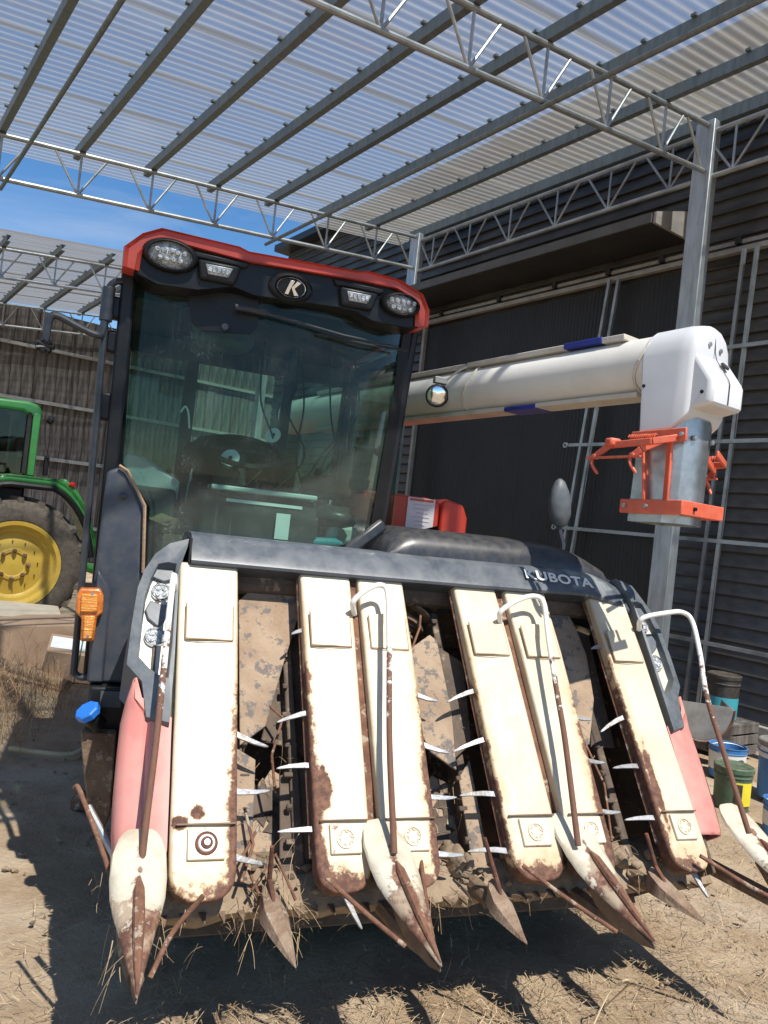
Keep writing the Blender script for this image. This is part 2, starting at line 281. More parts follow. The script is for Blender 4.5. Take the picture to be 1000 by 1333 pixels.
# ------------------------------------------------------------------ mesh helpers
def blob(mb, c, r3, seed, sub=2, amp=.35):
    import bmesh
    bm = bmesh.new(); bmesh.ops.create_icosphere(bm, subdivisions=sub, radius=1); k = len(mb.v)
    for v in bm.verts:
        d = 1+amp*mn.noise((v.co.x*1.6+seed, v.co.y*1.6, v.co.z*1.6))+amp*.5*mn.noise((v.co.x*4+seed, v.co.y*4, v.co.z*4))
        mb.v.append((c[0]+v.co.x*r3[0]*d, c[1]+v.co.y*r3[1]*d, c[2]+v.co.z*r3[2]*d))
    mb.f += [tuple(q.index+k for q in f_.verts) for f_ in bm.faces]; bm.free()
class MB:
    def __init__(s): s.v = []; s.f = []
    def add(s, vs, fs):
        k = len(s.v); s.v += [tuple(p) for p in vs]; s.f += [tuple(i+k for i in q) for q in fs]; return s
    def box(s, c, d, R=None):
        h = [x/2 for x in d]; R = R or Matrix.Identity(3); c = Vector(c)
        vs = [c + R @ Vector((a*h[0], b_*h[1], e*h[2])) for a in (-1, 1) for b_ in (-1, 1) for e in (-1, 1)]
        return s.add(vs, [(0, 1, 3, 2), (4, 6, 7, 5), (0, 4, 5, 1), (2, 3, 7, 6), (0, 2, 6, 4), (1, 5, 7, 3)])
    def bar(s, a, b_, w, h, upv=(0, 0, 1)):
        a, b_ = Vector(a), Vector(b_); d = b_-a; x = d.normalized(); z = Vector(upv); y = z.cross(x)
        if y.length < 1e-4: y = Vector((0, 1, 0)).cross(x)
        y.normalize(); z = x.cross(y); R = Matrix((x, y, z)).transposed()
        return s.box((a+b_)/2, (d.length, w, h), R)
    def loft(s, rings, caps=True, closed=True):
        n = len(rings[0]); vs = [p for r_ in rings for p in r_]; fs = []
        for i in range(len(rings)-1):
            for j in range(n if closed else n-1):
                k = (j+1) % n; fs.append((i*n+j, i*n+k, (i+1)*n+k, (i+1)*n+j))
        if caps and closed: fs += [tuple(reversed(range(n))), tuple(range((len(rings)-1)*n, len(rings)*n))]
        return s.add(vs, fs)
    def tube(s, pts, rad, n=10, caps=True, flat=1):
        pts = [Vector(p) for p in pts]; N = len(pts); rs = rad if isinstance(rad, (list, tuple)) else [rad]*N
        t0 = (pts[1]-pts[0]).normalized(); ref = Vector((0, 0, 1)) if abs(t0.z) < .9 else Vector((1, 0, 0))
        x = t0.cross(ref).normalized(); rings = []
        for i, p in enumerate(pts):
            t = (pts[min(i+1, N-1)]-pts[max(i-1, 0)]).normalized()
            x = (x - t*x.dot(t)).normalized(); y = t.cross(x)
            rings.append([p + (x*math.cos(a) + y*math.sin(a)*flat)*rs[i] for a in [2*PI*k/n for k in range(n)]])
        return s.loft(rings, caps)
    def prism(s, poly, fn, d0, d1):
        """poly of (x, y); fn(x, y, d) gives the point"""
        return s.loft([[fn(x, y, d0) for x, y in poly], [fn(x, y, d1) for x, y in poly]])
    def lathe(s, prof, n=32, c=(0, 0, 0), axis=(0, 0, 1), caps=False, sx=1, sy=1, up=None):
        a = Vector(axis).normalized(); ref = Vector(up) if up else (Vector((0, 0, 1)) if abs(a.z) < .9 else Vector((1, 0, 0)))
        x = ref.cross(a).normalized(); y = a.cross(x); c = Vector(c)
        return s.loft([[c + a*h + (x*math.cos(t)*sx + y*math.sin(t)*sy)*r_ for t in [2*PI*k/n for k in range(n)]] for r_, h in prof], caps)
    def mesh(s, name, m, smooth=None):
        me = bpy.data.meshes.new(name); me.from_pydata(s.v, [], s.f); me.update()
        import bmesh
        bm = bmesh.new(); bm.from_mesh(me); bmesh.ops.recalc_face_normals(bm, faces=bm.faces); bm.to_mesh(me); bm.free()
        if m: me.materials.append(MATS[m])
        if smooth is not None:
            for p in me.polygons: p.use_smooth = True
            me.set_sharp_from_angle(angle=math.radians(smooth))
        return me
    def build(s, name, m, parent=None, smooth=35, bevel=0, seg=2, **props):
        return obj(name, s.mesh(name, m, smooth), parent, bevel, seg, **props)
def obj(name, me, parent=None, bevel=0, seg=2, **props):
    o = bpy.data.objects.new(name, me); COL.objects.link(o); o.parent = parent
    if bevel:
        md = o.modifiers.new('bevel', 'BEVEL'); md.width = bevel; md.segments = seg; md.limit_method = 'ANGLE'; md.angle_limit = math.radians(40); md.harden_normals = False
    for k, v in props.items(): o[k] = v
    return o
def empty(name, loc, rz=0, label=None, cat=None, group=None):
    o = bpy.data.objects.new(name, None); COL.objects.link(o); o.location = loc; o.rotation_euler = (0, 0, rz); o.empty_display_size = .1
    if label: o['label'] = label; o['category'] = cat
    if group: o['group'] = group
    return o
def smooth_path(pts, n=6):
    P = [Vector(p) for p in pts]; P = [P[0]*2-P[1]] + P + [P[-1]*2-P[-2]]; out = []
    for i in range(1, len(P)-2):
        for k in range(n):
            t = k/n; a, b_, c, d = P[i-1:i+3]
            out.append(.5*((2*b_) + (c-a)*t + (2*a-5*b_+4*c-d)*t*t + (3*b_-a-3*c+d)*t**3))
    return out + [P[-2]]
def arc(cx, cy, rx, ry, a0, a1, n):
    return [(cx+rx*math.cos(math.radians(a0+(a1-a0)*k/n)), cy+ry*math.sin(math.radians(a0+(a1-a0)*k/n))) for k in range(n+1)]
def textmesh(body, size, m, extrude=.002, offset=.012, shear=0, spacing=1):
    cu = bpy.data.curves.new('t', 'FONT'); cu.body = body; cu.size = size; cu.extrude = extrude; cu.offset = offset*size; cu.shear = shear; cu.space_character = spacing
    cu.align_x = 'CENTER'; cu.align_y = 'CENTER'
    t = bpy.data.objects.new('t', cu); COL.objects.link(t); bpy.context.view_layer.update()
    me = bpy.data.meshes.new_from_object(t.evaluated_get(bpy.context.evaluated_depsgraph_get()))
    bpy.data.objects.remove(t); me.materials.clear(); me.materials.append(MATS[m]); return me
def place(o, origin, x, y):
    x = Vector(x).normalized(); y = Vector(y); y = (y - x*y.dot(x)).normalized(); z = x.cross(y)
    mm = Matrix((x, y, z)).transposed().to_4x4(); mm.translation = origin; o.matrix_local = mm

# ================================================================== the setting
import mathutils.noise as mn
def ground():
    ax = [-600, -200, -80, -40, -20, -12, -8, -6] + [-5+.125*k for k in range(81)] + [5.6, 6.5, 8, 12, 20, 40, 80, 200, 600]
    ay = [-600, -200, -60, -20, -8, -3, -1] + [.125*k for k in range(73)] + [9.8, 11, 13, 16, 20, 30, 60, 120, 250, 700]
    vs, fs = [], []
    for y in ay:
        for x in ax:
            near = max(0, 1-max(abs(x)-4, abs(y-4.5)-4, 0)/2)
            z = near*(.035*mn.noise((x*.8, y*.8, 1)) + .022*mn.noise((x*2.7, y*2.7, 5)) + .012*mn.noise((x*7, y*7, 9)))
            vs.append((x, y, z-.02))
    n = len(ax)
    for j in range(len(ay)-1):
        for i in range(n-1): fs.append((j*n+i, j*n+i+1, (j+1)*n+i+1, (j+1)*n+i))
    mb = MB(); mb.add(vs, fs); return mb.build('ground', 'dirt', None, smooth=180, kind='structure')
ground()

SYAW = math.atan2(.59, .807)                     # the shed wall runs along local +y of this frame
def sw(t, p, z=0): return Vector((t*math.cos(SYAW)-p*math.sin(SYAW), t*math.sin(SYAW)+p*math.cos(SYAW), z))
def ztop(t): return 5.41 + .115*(t-6.15)
PURL = [1.06+.733*k for k in range(-4, 7)]
def web(mb, node, a, rad): mb.tube([node, a], rad, 8)
def make_truss(root, p, t0, t1=6.08):
    ch = MB(); n = 2
    for dz in (0, -.42): ch.tube([(t0, p, ztop(t0)+dz), (t1, p, ztop(t1)+dz)], .024, 10)
    tr = ch.build('truss', 'galv', root)
    for t in PURL:
        if t < t0+.1: continue
        nb = (t, p, ztop(t)-.42)
        for dt in (-.26, 0, .26):
            if t+dt > t1: continue
            w = MB(); w.tube([nb, (t+dt, p, ztop(t+dt))], .0125, 7); w.build('web_bar', 'galv', tr)
    w = MB(); w.tube([(t1-.02, p, ztop(t1)-.42), (t1-.32, p, ztop(t1-.32))], .0125, 7); w.build('web_bar', 'galv', tr)
def purlin_mesh(p0, p1):
    mb = MB(); L = p1-p0
    sec = [(-.03, 0), (.03, 0), (.03, .012), (-.02, .012), (-.02, .088), (.03, .088), (.03, .1), (-.03, .1)]
    mb.loft([[(x, p, z) for x, z in sec] for p in (p0, p1)])
    for k in range(int(L/.42)): mb.box((-.04, p0+.2+k*.42, .108), (.03, .04, .02))
    return mb.mesh('purlin', 'purlin_steel', 30)
def sheet_mesh(t0, t1, w, m_, pitch=.094, amp=.009, n=8):
    mb = MB(); k = int(w/pitch*n); rows = []
    for t in (t0, t1):
        rows.append([(t, i*pitch/n, ztop(t)+.152+amp*math.cos(2*PI*i/n)) for i in range(k+1)])
    mb.loft(rows, False, False); return mb.mesh('roof_sheet', m_, 60)
def carport(name, label, trusses, p0, p1, t0, posts, ties, m_='roof_sheet'):
    root = empty(name, (0, 0, 0), SYAW, label, 'carport')
    for p in trusses: make_truss(root, p, t0)
    pm = purlin_mesh(p0, p1)
    for t in PURL:
        if t > t0: obj('purlin', pm, root).location = (t, 0, ztop(t)+.024)
    b = MB(); b.box((6.2, (p0+p1)/2, ztop(6.2)+.085), (.07, p1-p0, .12)); b.build('eave_beam', 'purlin_steel', root, bevel=.006)
    w = .86; sm = sheet_mesh(t0-.25, 6.62, w+.075, m_)
    k = 0; p = p0-.1
    while p < p1:
        obj('roof_sheet', sm, root).location = (0, p, .004*(k % 2)); p += w; k += 1
    for t in ties:
        q = MB(); q.tube([(t, p0+.2, ztop(t)-.47), (t, p1-.1, ztop(t)-.47)], .019, 8); q.build('tie_bar', 'purlin_steel', root)
    for t, p in posts:
        zt = ztop(t)+.04
        q = MB(); hw = .058
        q.box((t, p, zt/2), (2*hw, 2*hw*1.6, zt)); q.build('post', 'post_steel', root, bevel=.008)
    return root
R1 = carport('open_carport', 'open steel carport with clear corrugated roof sheets over the harvester', [.8, 4.05, 8.3], .6, 8.55, -2.2,
             [(6.15, .8), (6.15, 4.08), (6.15, 8.32), (-2.2, .8), (-2.2, 4.08), (-2.2, 8.32)], [1.12, 3.99])
R2 = carport('far_carport', 'second steel carport in front of the weathered plank wall behind the tractor', [12.55, 16.75], 12.2, 17.1, -4.4,
             [(6.15, 12.55), (-4.4, 12.55)], [], 'roof_sheet_old')
# truss that ties the posts together along the shed
for a, b_ in ((.8, 4.08), (4.08, 8.32)):
    ch = MB(); za, zb = 5.36, 4.94
    ch.tube([(6.15, a+.06, za), (6.15, b_-.06, za)], .024, 10); ch.tube([(6.15, a+.06, zb), (6.15, b_-.06, zb)], .024, 10)
    tr = ch.build('wall_truss', 'galv', R1); n = 6; st = (b_-a)/n
    for k in range(n):
        c = a+st*(k+.5)
        for d in (-.3, 0, .3):
            w = MB(); w.tube([(6.15, c, zb), (6.15, c+d, za)], .0125, 7); w.build('web_bar', 'galv', tr)

# ---- dark shed
shed = empty('dark_shed', (0, 0, 0), SYAW, 'long dark metal shed with horizontal lapped siding and ribbed sliding door behind the carport', 'shed')
BP = .133
def board_mesh(a, b_):
    mb = MB(); sec = [(6.70, 0), (6.622, 0), (6.618, .008), (6.655, .137), (6.70, .137)]
    mb.loft([[(t, p, z) for t, z in sec] for p in (a, b_)]); return mb.mesh('siding_board', 'shed_board', 30)
D0, D1, DZ = 4.42, 8.46, 4.36
mr, ml, mt_ = board_mesh(-2.5, D0), board_mesh(D1, 13.0), board_mesh(-2.5, 13.0)
for k in range(47):
    z = .14+k*BP
    if z+BP < DZ:
        obj('siding_board', mr, shed).location = (random.uniform(-.006, .004), 0, z+random.uniform(-.004, .004)); obj('siding_board', ml, shed).location = (0, 0, z)
    else: obj('siding_board', mt_, shed).location = (random.uniform(-.006, .004), 0, z+random.uniform(-.004, .004))
mb = MB(); mb.box((9.5, 5.25, 3.2), (5.55, 15.4, 6.3)); mb.build('wall_core', 'shed_dark', shed)
mb = MB(); mb.box((6.66, 5.25, .06), (.16, 15.5, .18)); mb.build('plinth', 'concrete', shed, bevel=.01)
mb = MB(); mb.box((9.4, 5.25, 6.45), (6.0, 15.8, .12)); mb.build('roof', 'shed_dark', shed)
# ribbed sliding door, four leaves
nl = 4; wl = (D1-D0)/nl
rib = []; x = 0
dm = MB(); n = int(wl/.05); sec = []
for i in range(n): q = i*wl/n; sec += [(6.60, q), (6.60, q+.03), (6.594, q+.034), (6.594, q+.046)]
sec = [(t, q) for t, q in sec] + [(6.60, wl-.006), (6.635, wl-.006), (6.635, 0)]
dm.loft([[(t, q, z) for t, q in sec] for z in (.08, DZ-.06)]); dmesh = dm.mesh('door_leaf', 'shed_dark', 20)
for k in range(nl): obj('door_leaf', dmesh, shed).location = (.004*(k % 2), D0+k*wl, 0)
mb = MB(); mb.box((6.57, D1+.02, 2.2), (.05, .05, 4.3)); mb.build('door_jamb', 'frame_alu', shed)
mb = MB(); mb.box((6.54, 6.0, 4.36), (.07, 7.0, .05)).box((6.56, 6.0, 4.44), (.05, 7.0, .04)); mb.build('door_track', 'frame_alu', shed, bevel=.005)
for p in (8.1, 7.0, 6.1, 5.35, 4.7, 3.9):
    mb = MB(); mb.box((6.53, p, 4.45), (.06, .05, .07)); mb.build('track_bracket', 'awning', shed)
# awning over the door: sloping board with closed gable cap
aw = [(6.62, 4.90), (6.02, 4.70), (6.02, 4.595), (6.05, 4.592), (6.62, 4.60)]
mb = MB(); mb.loft([[(t, p, z) for t, z in aw] for p in (4.48, 9.4)]); mb.build('awning', 'awning', shed, 30)
mb = MB(); mb.loft([[(t, p, z) for t, z in aw] for p in (4.45, 4.478)]); mb.build('awning_cap', 'awning_cap', shed, 30)
mb = MB(); mb.box((6.008, 6.94, 4.648), (.02, 4.9, .095)); mb.build('awning_fascia', 'awning_trim', shed)

# ---- galvanised pipe frame standing against the shed
fr = empty('pipe_frame', (0, 0, 0), SYAW, 'galvanised rack of flat bars and twin uprights standing against the dark shed wall', 'pipe frame')
for a, b_ in (((6.46, 5.27, 4.34), (6.44, 5.62, .05)), ((6.46, 5.155, 4.32), (6.44, 5.49, .05)), ((6.46, 3.80, 4.33), (6.46, 3.93, .05)), ((6.46, 3.68, 4.33), (6.46, 3.80, .05))):
    mb = MB(); mb.bar(a, b_, .035, .03); mb.build('upright', 'galv', fr)
for z, p0, p1 in ((2.575, 5.56, 1.5), (1.68, 5.6, 1.5), (.77, 4.3, 1.5), (3.43, 3.86, 1.5)):
    mb = MB(); mb.bar((6.43, p0, z), (6.43, p1, z), .02, .034); mb.build('cross_rail', 'galv', fr)
    mb = MB(); mb.lathe([(.014, -.01), (.03, -.01), (.03, .01), (.014, .01), (.014, -.01)], 14, (6.43, p0+.05, z), (1, 0, 0)); mb.build('end_ring', 'galv', fr)

# ---- plank wall at the back
pw = empty('plank_wall', (0, 0, 0), SYAW, 'weathered brown plank wall with pale metal rails behind the green tractor', 'wall')
pms = []
for k in range(4):
    mb = MB(); mb.box((0, 0, 2.56), (.214, .03, 5.1)); me = mb.mesh('plank', None); me.materials.append(MATS['plank']); pms.append(me)
for k in range(66):
    o = obj('plank', pms[k % 4], pw, .006); o.location = (-4.6+k*.222, 17.2+random.uniform(-.008, .008), random.uniform(-.03, .03))
mb = MB(); mb.box((2.7, 17.24, 2.55), (14.8, .04, 5.15)); mb.build('backing', 'shed_dark', pw)
for z in (4.35, 3.25, 2.1, .72):
    mb = MB(); mb.box((2.7, 17.15, z), (14.6, .06, .07)); mb.box((2.7, 17.11, z-.03), (14.6, .05, .015)); mb.build('wall_rail', 'frame_alu', pw)

# ================================================================== the combine harvester
# local frame: x to the picture's right, y backwards along the machine, z up; origin under the outer divider's tip
HV = empty('combine_harvester', (-.406, 1.637, 0), math.radians(19.6), 'dusty combine harvester with red cab roof, cream header covers and rusty dividers', 'combine harvester')
def HP(u, s, h): return Vector((u, .285+s*.57358-h*.81915, .5+s*.81915+h*.57358))     # u across, s up the header slope, h out of it

# ---- header covers
COV = [(.066, .252, .076, .250, 'cream_0'), (.463, .640, .466, .625, 'cream_1'), (.668, .836, .662, .836, 'cream_2'),
       (1.036, 1.206, 1.072, 1.250, 'cream_3'), (1.244, 1.420, 1.286, 1.436, 'cream_4'), (1.618, 1.782, 1.645, 1.800, 'cream_5')]
for i, (tl, tr, bl, br, m_) in enumerate(COV):
    w = br-bl; c = (bl+br)/2; top = 1.0
    k = .62
    poly = [(tr, top)] + [(tr+(br-tr)*(1-s), s) for s in (.75, .5, .25, .12)] 
    poly += [(c+(w/2)*math.cos(a)**.75 if math.cos(a) > 0 else c, .085-.085*math.sin(a)**.8) for a in [math.radians(x) for x in (8, 25, 42, 58, 74, 89)]]
    poly += [(c-(w/2)*abs(math.cos(a))**.75, .085-.085*math.sin(a)**.8) for a in [math.radians(x) for x in (74, 58, 42, 25, 8)]]
    poly += [(tl+(bl-tl)*(1-s), s) for s in (.12, .25, .5, .75)] + [(tl, top)]
    mb = MB(); cx = lambda s: (tl+tr)/2*s + c*(1-s)
    def fn(x, y, d):
        e = x-cx(y); hw = (w+(tr-tl-w)*y)/2+.0001
        crown = .009*(1-(e/hw)**2) if d == 0 else 0
        return HP(x, y, d+crown-.02*max(0, y-.86)*4)
    mb.prism(poly, fn, -.055, 0)
    cv = mb.build('header_cover', m_, HV, 40, .009, 3)
    # rolled rim along both sides
    for e0, e1 in ((tl, bl), (tr, br)):
        q = MB(); q.tube([HP(e1+(e0-e1)*s, s, -.046) for s in (.1, .4, .7, .99)], .007, 6); q.build('edge_bead', 'rust_light' if (e0 == tr) == (i % 2 == 0) else m_, cv)
    # pressed panel near the head
    s0, s1 = .724, .842
    pt = lambda s, e: cx(s)+e*((w+(tr-tl-w)*s)/2)
    off = .0 if i % 2 == 0 else .0
    q = MB(); q.loft([[HP(pt(s, e), s, .0105-.012*abs(e)**2+dh) for s, e in [(s0, -.74), (s0, .80), (s1, .80)] + [(s1+.006*math.sin(PI*k/6), .8-1.54*k/6) for k in range(1, 6)] + [(s1, -.74)]] for dh in (-.004, .0025)])
    q.build('sticker_panel', 'cream_patch', cv, 30, .0015)
    for (ea, sa), (eb, sb) in (((-.76, s0-.002), (.82, s0-.002)), ((-.76, s0), (-.76, s1)), ((.82, s0), (.82, s1))):
        q = MB(); q.tube([HP(pt(sa, ea), sa, .0105-.012*ea**2), HP(pt((sa+sb)/2, (ea+eb)/2), (sa+sb)/2, .0105-.012*((ea+eb)/2)**2), HP(pt(sb, eb), sb, .0105-.012*eb**2)], .0016, 5); q.build('patch_edge', 'stick_wood', cv)
    # square boss with embossed disc near the foot
    q = MB(); q.loft([[HP(pt(s, e), s, .009+dh) for s, e in ((.098, -.5), (.098, .62), (.178, .62), (.178, -.5))] for dh in (-.012, .004)])
    q.build('boss', 'cream_boss', cv, 30, .003)
    q = MB(); q.box(HP(pt(.187, .05), .187, .008), (w*.9, .004, .008), Matrix.Rotation(math.radians(55), 3, 'X')); q.build('fold_line', 'mud_steel', cv)
    ce = HP(pt(.138, .05), .138, .013); nv = HP(0, 0, 1)-HP(0, 0, 0)
    if i == 0:
        for r_, h0, m2 in ((.030, .004, 'rust'), (.022, .008, 'white_paint'), (.016, .012, 'rust'), (.009, .017, 'tine')):
            q = MB(); q.lathe([(0.0005, h0), (r_*.9, h0), (r_, h0-.003), (r_, -.01)], 20, ce, nv); q.build('bolt_washer', m2, cv)
    else:
        q = MB(); q.lathe([(.022, .0), (.0225, .004), (.027, .004), (.0275, 0)], 22, ce, nv)
        for k in range(6):
            a = 2*PI*k/6+.3; xx = Vector((1, 0, 0)); yy = nv.cross(xx)
            q.lathe([(.0035, .001), (.0055, .0035), (.0075, .001)], 8, ce+(xx*math.cos(a)+yy*math.sin(a))*.021, nv)
        q.build('emblem', 'cream_boss', cv)

# rusty rails seen in the slit between paired covers
for tl, tr, bl, br in ((.632, .676, .618, .670), (1.198, 1.252, 1.242, 1.294)):
    mb = MB(); mb.prism([(tl, 1.0), (tr, 1.0), (br, .1), (bl, .1)], lambda x, y, d: HP(x, y, d), -.06, -.035); mb.build('inner_rail', 'rust_light', HV, 30, .003)

# ---- pick-up tines between the covers
TINES = [((.258, .441), (.341, .413)), ((.258, .282), (.347, .271)), ((.258, .108), (.339, .086)), ((.454, .779), (.423, .766)), ((.454, .503), (.365, .470)),
         ((.458, .346), (.362, .333)), ((.461, .171), (.362, .167)), ((.845, .581), (.916, .559)), ((.843, .416), (.921, .388)), ((.841, .259), (.925, .251)),
         ((.844, .096), (.922, .087)), ((1.034, .589), (.943, .552)), ((1.04, .425), (.937, .388)), ((1.027, .259), (.933, .253)), ((1.04, .093), (.932, .089)),
         ((1.426, .523), (1.497, .505)), ((1.428, .369), (1.509, .358)), ((1.436, .204), (1.513, .2)), ((1.601, .784), (1.57, .77)), ((1.614, .507), (1.52, .467)),
         ((1.623, .343), (1.516, .332)), ((1.633, .173), (1.513, .162)), ((1.736, .01), (1.761, -.075)), ((.549, .01), (.591, -.082))]
for (u0, s0), (u1, s1) in TINES:
    mb = MB(); a, b_ = HP(u0, s0, -.025), HP(u1, s1, -.02); b_ = b_+Vector((0, random.uniform(-.008, .008), random.uniform(-.008, .008))); b_ = a.lerp(b_, random.uniform(.92, 1.03)); bw = random.uniform(.002, .006); d = (b_-a).normalized(); a = a-d*.04
    n_ = HP(0, 0, 1)-HP(0, 0, 0); w_ = d.cross(n_)
    rings = []
    for t, hw in ((0, .009), (.35, .008), (.7, .006), (.93, .0035), (1, .001)):
        p = a.lerp(b_, t)+w_*(bw*math.sin(PI*t)); rings.append([p+w_*hw+n_*.003, p-w_*hw+n_*.005, p-w_*hw-n_*.003, p+w_*hw-n_*.005])
    mb.loft(rings); mb.build('pickup_tine', 'tine', HV, 30, .001)

# ---- guide rods standing out in front of the covers
RODS = [[(.052, .885, -.01), (.046, .880, .05), (.038, .868, .068), (.020, .419, .07), (.008, .2, .06), (.002, .057, .05)],
        [(.640, .845, .0), (.621, .863, .055), (.673, .905, .075), (.722, .923, .07), (.739, .887, .07), (.725, .72, .07), (.70, .5, .07), (.685, .35, .07), (.671, .084, .06)],
        [(1.19, .848, .0), (1.172, .867, .055), (1.25, .912, .07), (1.318, .93, .07), (1.347, .900, .07), (1.330, .76, .07), (1.312, .55, .07), (1.30, .4, .07), (1.266, .084, .06)],
        [(1.80, .86, .0), (1.79, .884, .05), (1.90, .905, .07), (1.975, .912, .07), (2.008, .875, .07), (1.990, .742, .07), (1.951, .573, .07), (1.940, .4, .07), (1.926, .097, .07)]]
for pts in RODS:
    mb = MB(); mb.tube(smooth_path([HP(*p) for p in pts], 7), .0095, 10); mb.build('guide_rod', 'rod_paint', HV, 60)

# ---- big dividers: leaf-shaped plates ending in a point
DIV = [((0, 0, .45), (-.002, .37, .655)), ((.709, .005, .45), (.655, .40, .652)), ((1.35, .008, .45), (1.285, .415, .652)), ((2.03, .01, .45), (1.985, .45, .652))]
for i, (tip, top) in enumerate(DIV):
    tip, top = Vector(tip), Vector(top); ax = tip-top; side = Vector((1, 0, 0)); side = (side-ax.normalized()*side.dot(ax.normalized())).normalized()
    nrm = side.cross(ax.normalized()); nrm = nrm if nrm.z > 0 else -nrm
    rings = []
    for t, hw, rise in ((0, .030, .004), (.02, .042, .008), (.06, .054, .013), (.15, .066, .019), (.3, .068, .024), (.42, .064, .027), (.52, .054, .028), (.6, .044, .027), (.7, .033, .022), (.8, .022, .016), (.9, .012, .010), (.97, .006, .006), (1, .0015, .002)):
        p = top+ax*t - nrm*(.018*math.sin(PI*t))
        sec = [(-1, -.55), (-.96, .1), (-.7, .62), (-.28, .92), (0, 1.05), (.28, .92), (.7, .62), (.96, .1), (1, -.55), (.5, -.75), (-.5, -.75)]
        rings.append([p+side*hw*a+nrm*rise*.7*b_ for a, b_ in sec])
    mb = MB(); mb.loft(rings); dv = mb.build('divider', 'divider_paint', HV, 50)
    mb = MB(); mb.tube([top+ax*t+nrm*(r2*.5+.022-.018*math.sin(PI*t)-.004-.02*max(0, t-.6)*2.0) for t, r2 in ((.33, .004), (.4, .010), (.55, .011), (.7, .010), (.85, .007), (.98, .002))], [.003, .012, .014, .012, .008, .002], 8); mb.build('ridge', 'rust_light', dv)
    # mud-caked band and blade under the spike
    mb = MB(); rr = []
    for t, hw, dp in ((.35, .02, .05), (.5, .03, .07), (.7, .022, .06), (.9, .010, .03), (1.0, .002, .006)):
        p = top+ax*t-nrm*.018*math.sin(PI*t)-nrm*.012; rr.append([p+side*hw, p-side*hw, p-side*hw*.5-Vector((0, 0, dp)), p+side*hw*.5-Vector((0, 0, dp))])
    mb.loft(rr); mb.build('keel', 'mud_steel', dv, 30, .004)
    mb = MB(); mb.tube([tip+Vector((0, .08, -.01)), tip+Vector((-.005, .25, -.04)), tip+Vector((-.01, .6, -.06)), tip+Vector((-.01, 1.0, -.02))], [.02, .027, .03, .03], 8); mb.build('support_arm', 'mud_steel', dv)
# ---- short rusty feeler rods beside the dividers
FEEL = [[(-.172, .55, .70), (-.155, .52, .695), (-.065, .37, .545), (-.04, .25, .47)], [(.135, .12, .60), (.075, .12, .52), (.03, .07, .45)], [(.474, .26, .56), (.56, .2, .50), (.66, .12, .44)],
        [(.775, .33, .56), (.745, .2, .50), (.735, .12, .45)], [(1.078, .28, .555), (1.17, .2, .50), (1.29, .1, .44)], [(1.72, .27, .56), (1.86, .2, .49), (1.97, .12, .45)]]
for pts in FEEL:
    mb = MB(); mb.tube(smooth_path(pts, 5), .0065, 8); mb.build('feeler_rod', 'rust_light', HV, 60)
# ---- small spear dividers
for tip, top, rod in (((.362, .07, .445), (.345, .37, .50), (.335, .32, .62)), ((.99, .08, .445), (1.0, .31, .50), (.955, .30, .63)), ((1.60, .10, .445), (1.575, .32, .50), (1.535, .31, .62))):
    tip, top = Vector(tip), Vector(top); mb = MB(); ax = tip-top; rings = []
    for t, w0, dz in ((0, .012, .01), (.12, .022, .012), (.35, .03, .012), (.6, .022, .01), (.85, .011, .006), (1, .001, .001)):
        p = top+ax*t; rings.append([p+Vector((w0*.25, 0, dz)), p+Vector((w0, 0, -.01)), p+Vector((w0*.3, 0, -.05*(1-t)-.004)), p+Vector((-w0*1.3, 0, -.045*(1-t)-.004)), p+Vector((-w0, 0, -.002))])
    mb.loft(rings); sd = mb.build('spear_divider', 'mud_spear', HV, 40, .003)
    mb = MB(); mb.tube([Vector(rod), top+Vector((0, -.02, .02)), top+ax*.3], [.006, .007, .007], 8); mb.build('feeler_rod', 'rust', sd)
    mb = MB(); mb.tube([top+ax*.3+Vector((0, 0, -.03)), top+Vector((-.02, .3, -.06)), top+Vector((-.02, .7, -.05))], .024, 8); mb.build('support_arm', 'mud_steel', sd)
    # mud-packed knife holder
    c = top+Vector((-.045, .16, -.01)); mb = MB(); blob(mb, c, (.032, .085, .042), top.x*7, 3, .5); blob(mb, c+Vector((.02, -.05, .02)), (.018, .03, .022), top.x*9, 2, .6); mb.build('knife_holder', 'mud', sd, 180)

# ---- works behind the covers
def slab(name, m_, poly, h0, h1, bevel=.003, par=HV):
    mb = MB(); mb.prism(poly, lambda x, y, d: HP(x, y, d), h0, h1); return mb.build(name, m_, par, 30, bevel)
slab('guide_plate', 'mud_panel', [(.28, .44), (.36, .5), (.42, .70), (.494, .922), (.496, .968), (.462, .995), (.313, .973), (.275, .93)], -.135, -.12)
slab('guide_plate', 'dark_works', [(.36, .48), (.50, .44), (.52, .97), (.497, .968), (.494, .92), (.42, .70)], -.20, -.19)
slab('guide_plate', 'mud_panel', [(.845, .56), (.90, .42), (.985, .36), (1.0, .55), (.985, .82), (.96, .84), (.845, .76)], -.12, -.108)
slab('guide_plate', 'mud_panel', [(.86, .86), (.95, .90), (1.0, .99), (.87, .99)], -.22, -.21)
slab('guide_plate', 'mud_panel', [(1.0, .05), (1.06, .08), (1.05, .40), (1.0, .34)], -.14, -.13)
slab('guide_plate', 'mud_panel', [(.262, .05), (.31, .02), (.33, .40), (.262, .44)], -.14, -.13)
slab('guide_plate', 'dark_works', [(.99, .40), (1.06, .45), (1.08, .74), (.987, .80), (1.0, .55)], -.125, -.115)
slab('guide_plate', 'mud_panel', [(1.44, .44), (1.53, .45), (1.60, .62), (1.62, .80), (1.60, .93), (1.565, 1.02), (1.50, 1.035), (1.44, .9)], -.13, -.118)
slab('guide_plate', 'dark_works', [(1.555, .45), (1.66, .45), (1.68, .9), (1.625, .92), (1.64, .80), (1.61, .62)], -.16, -.15)
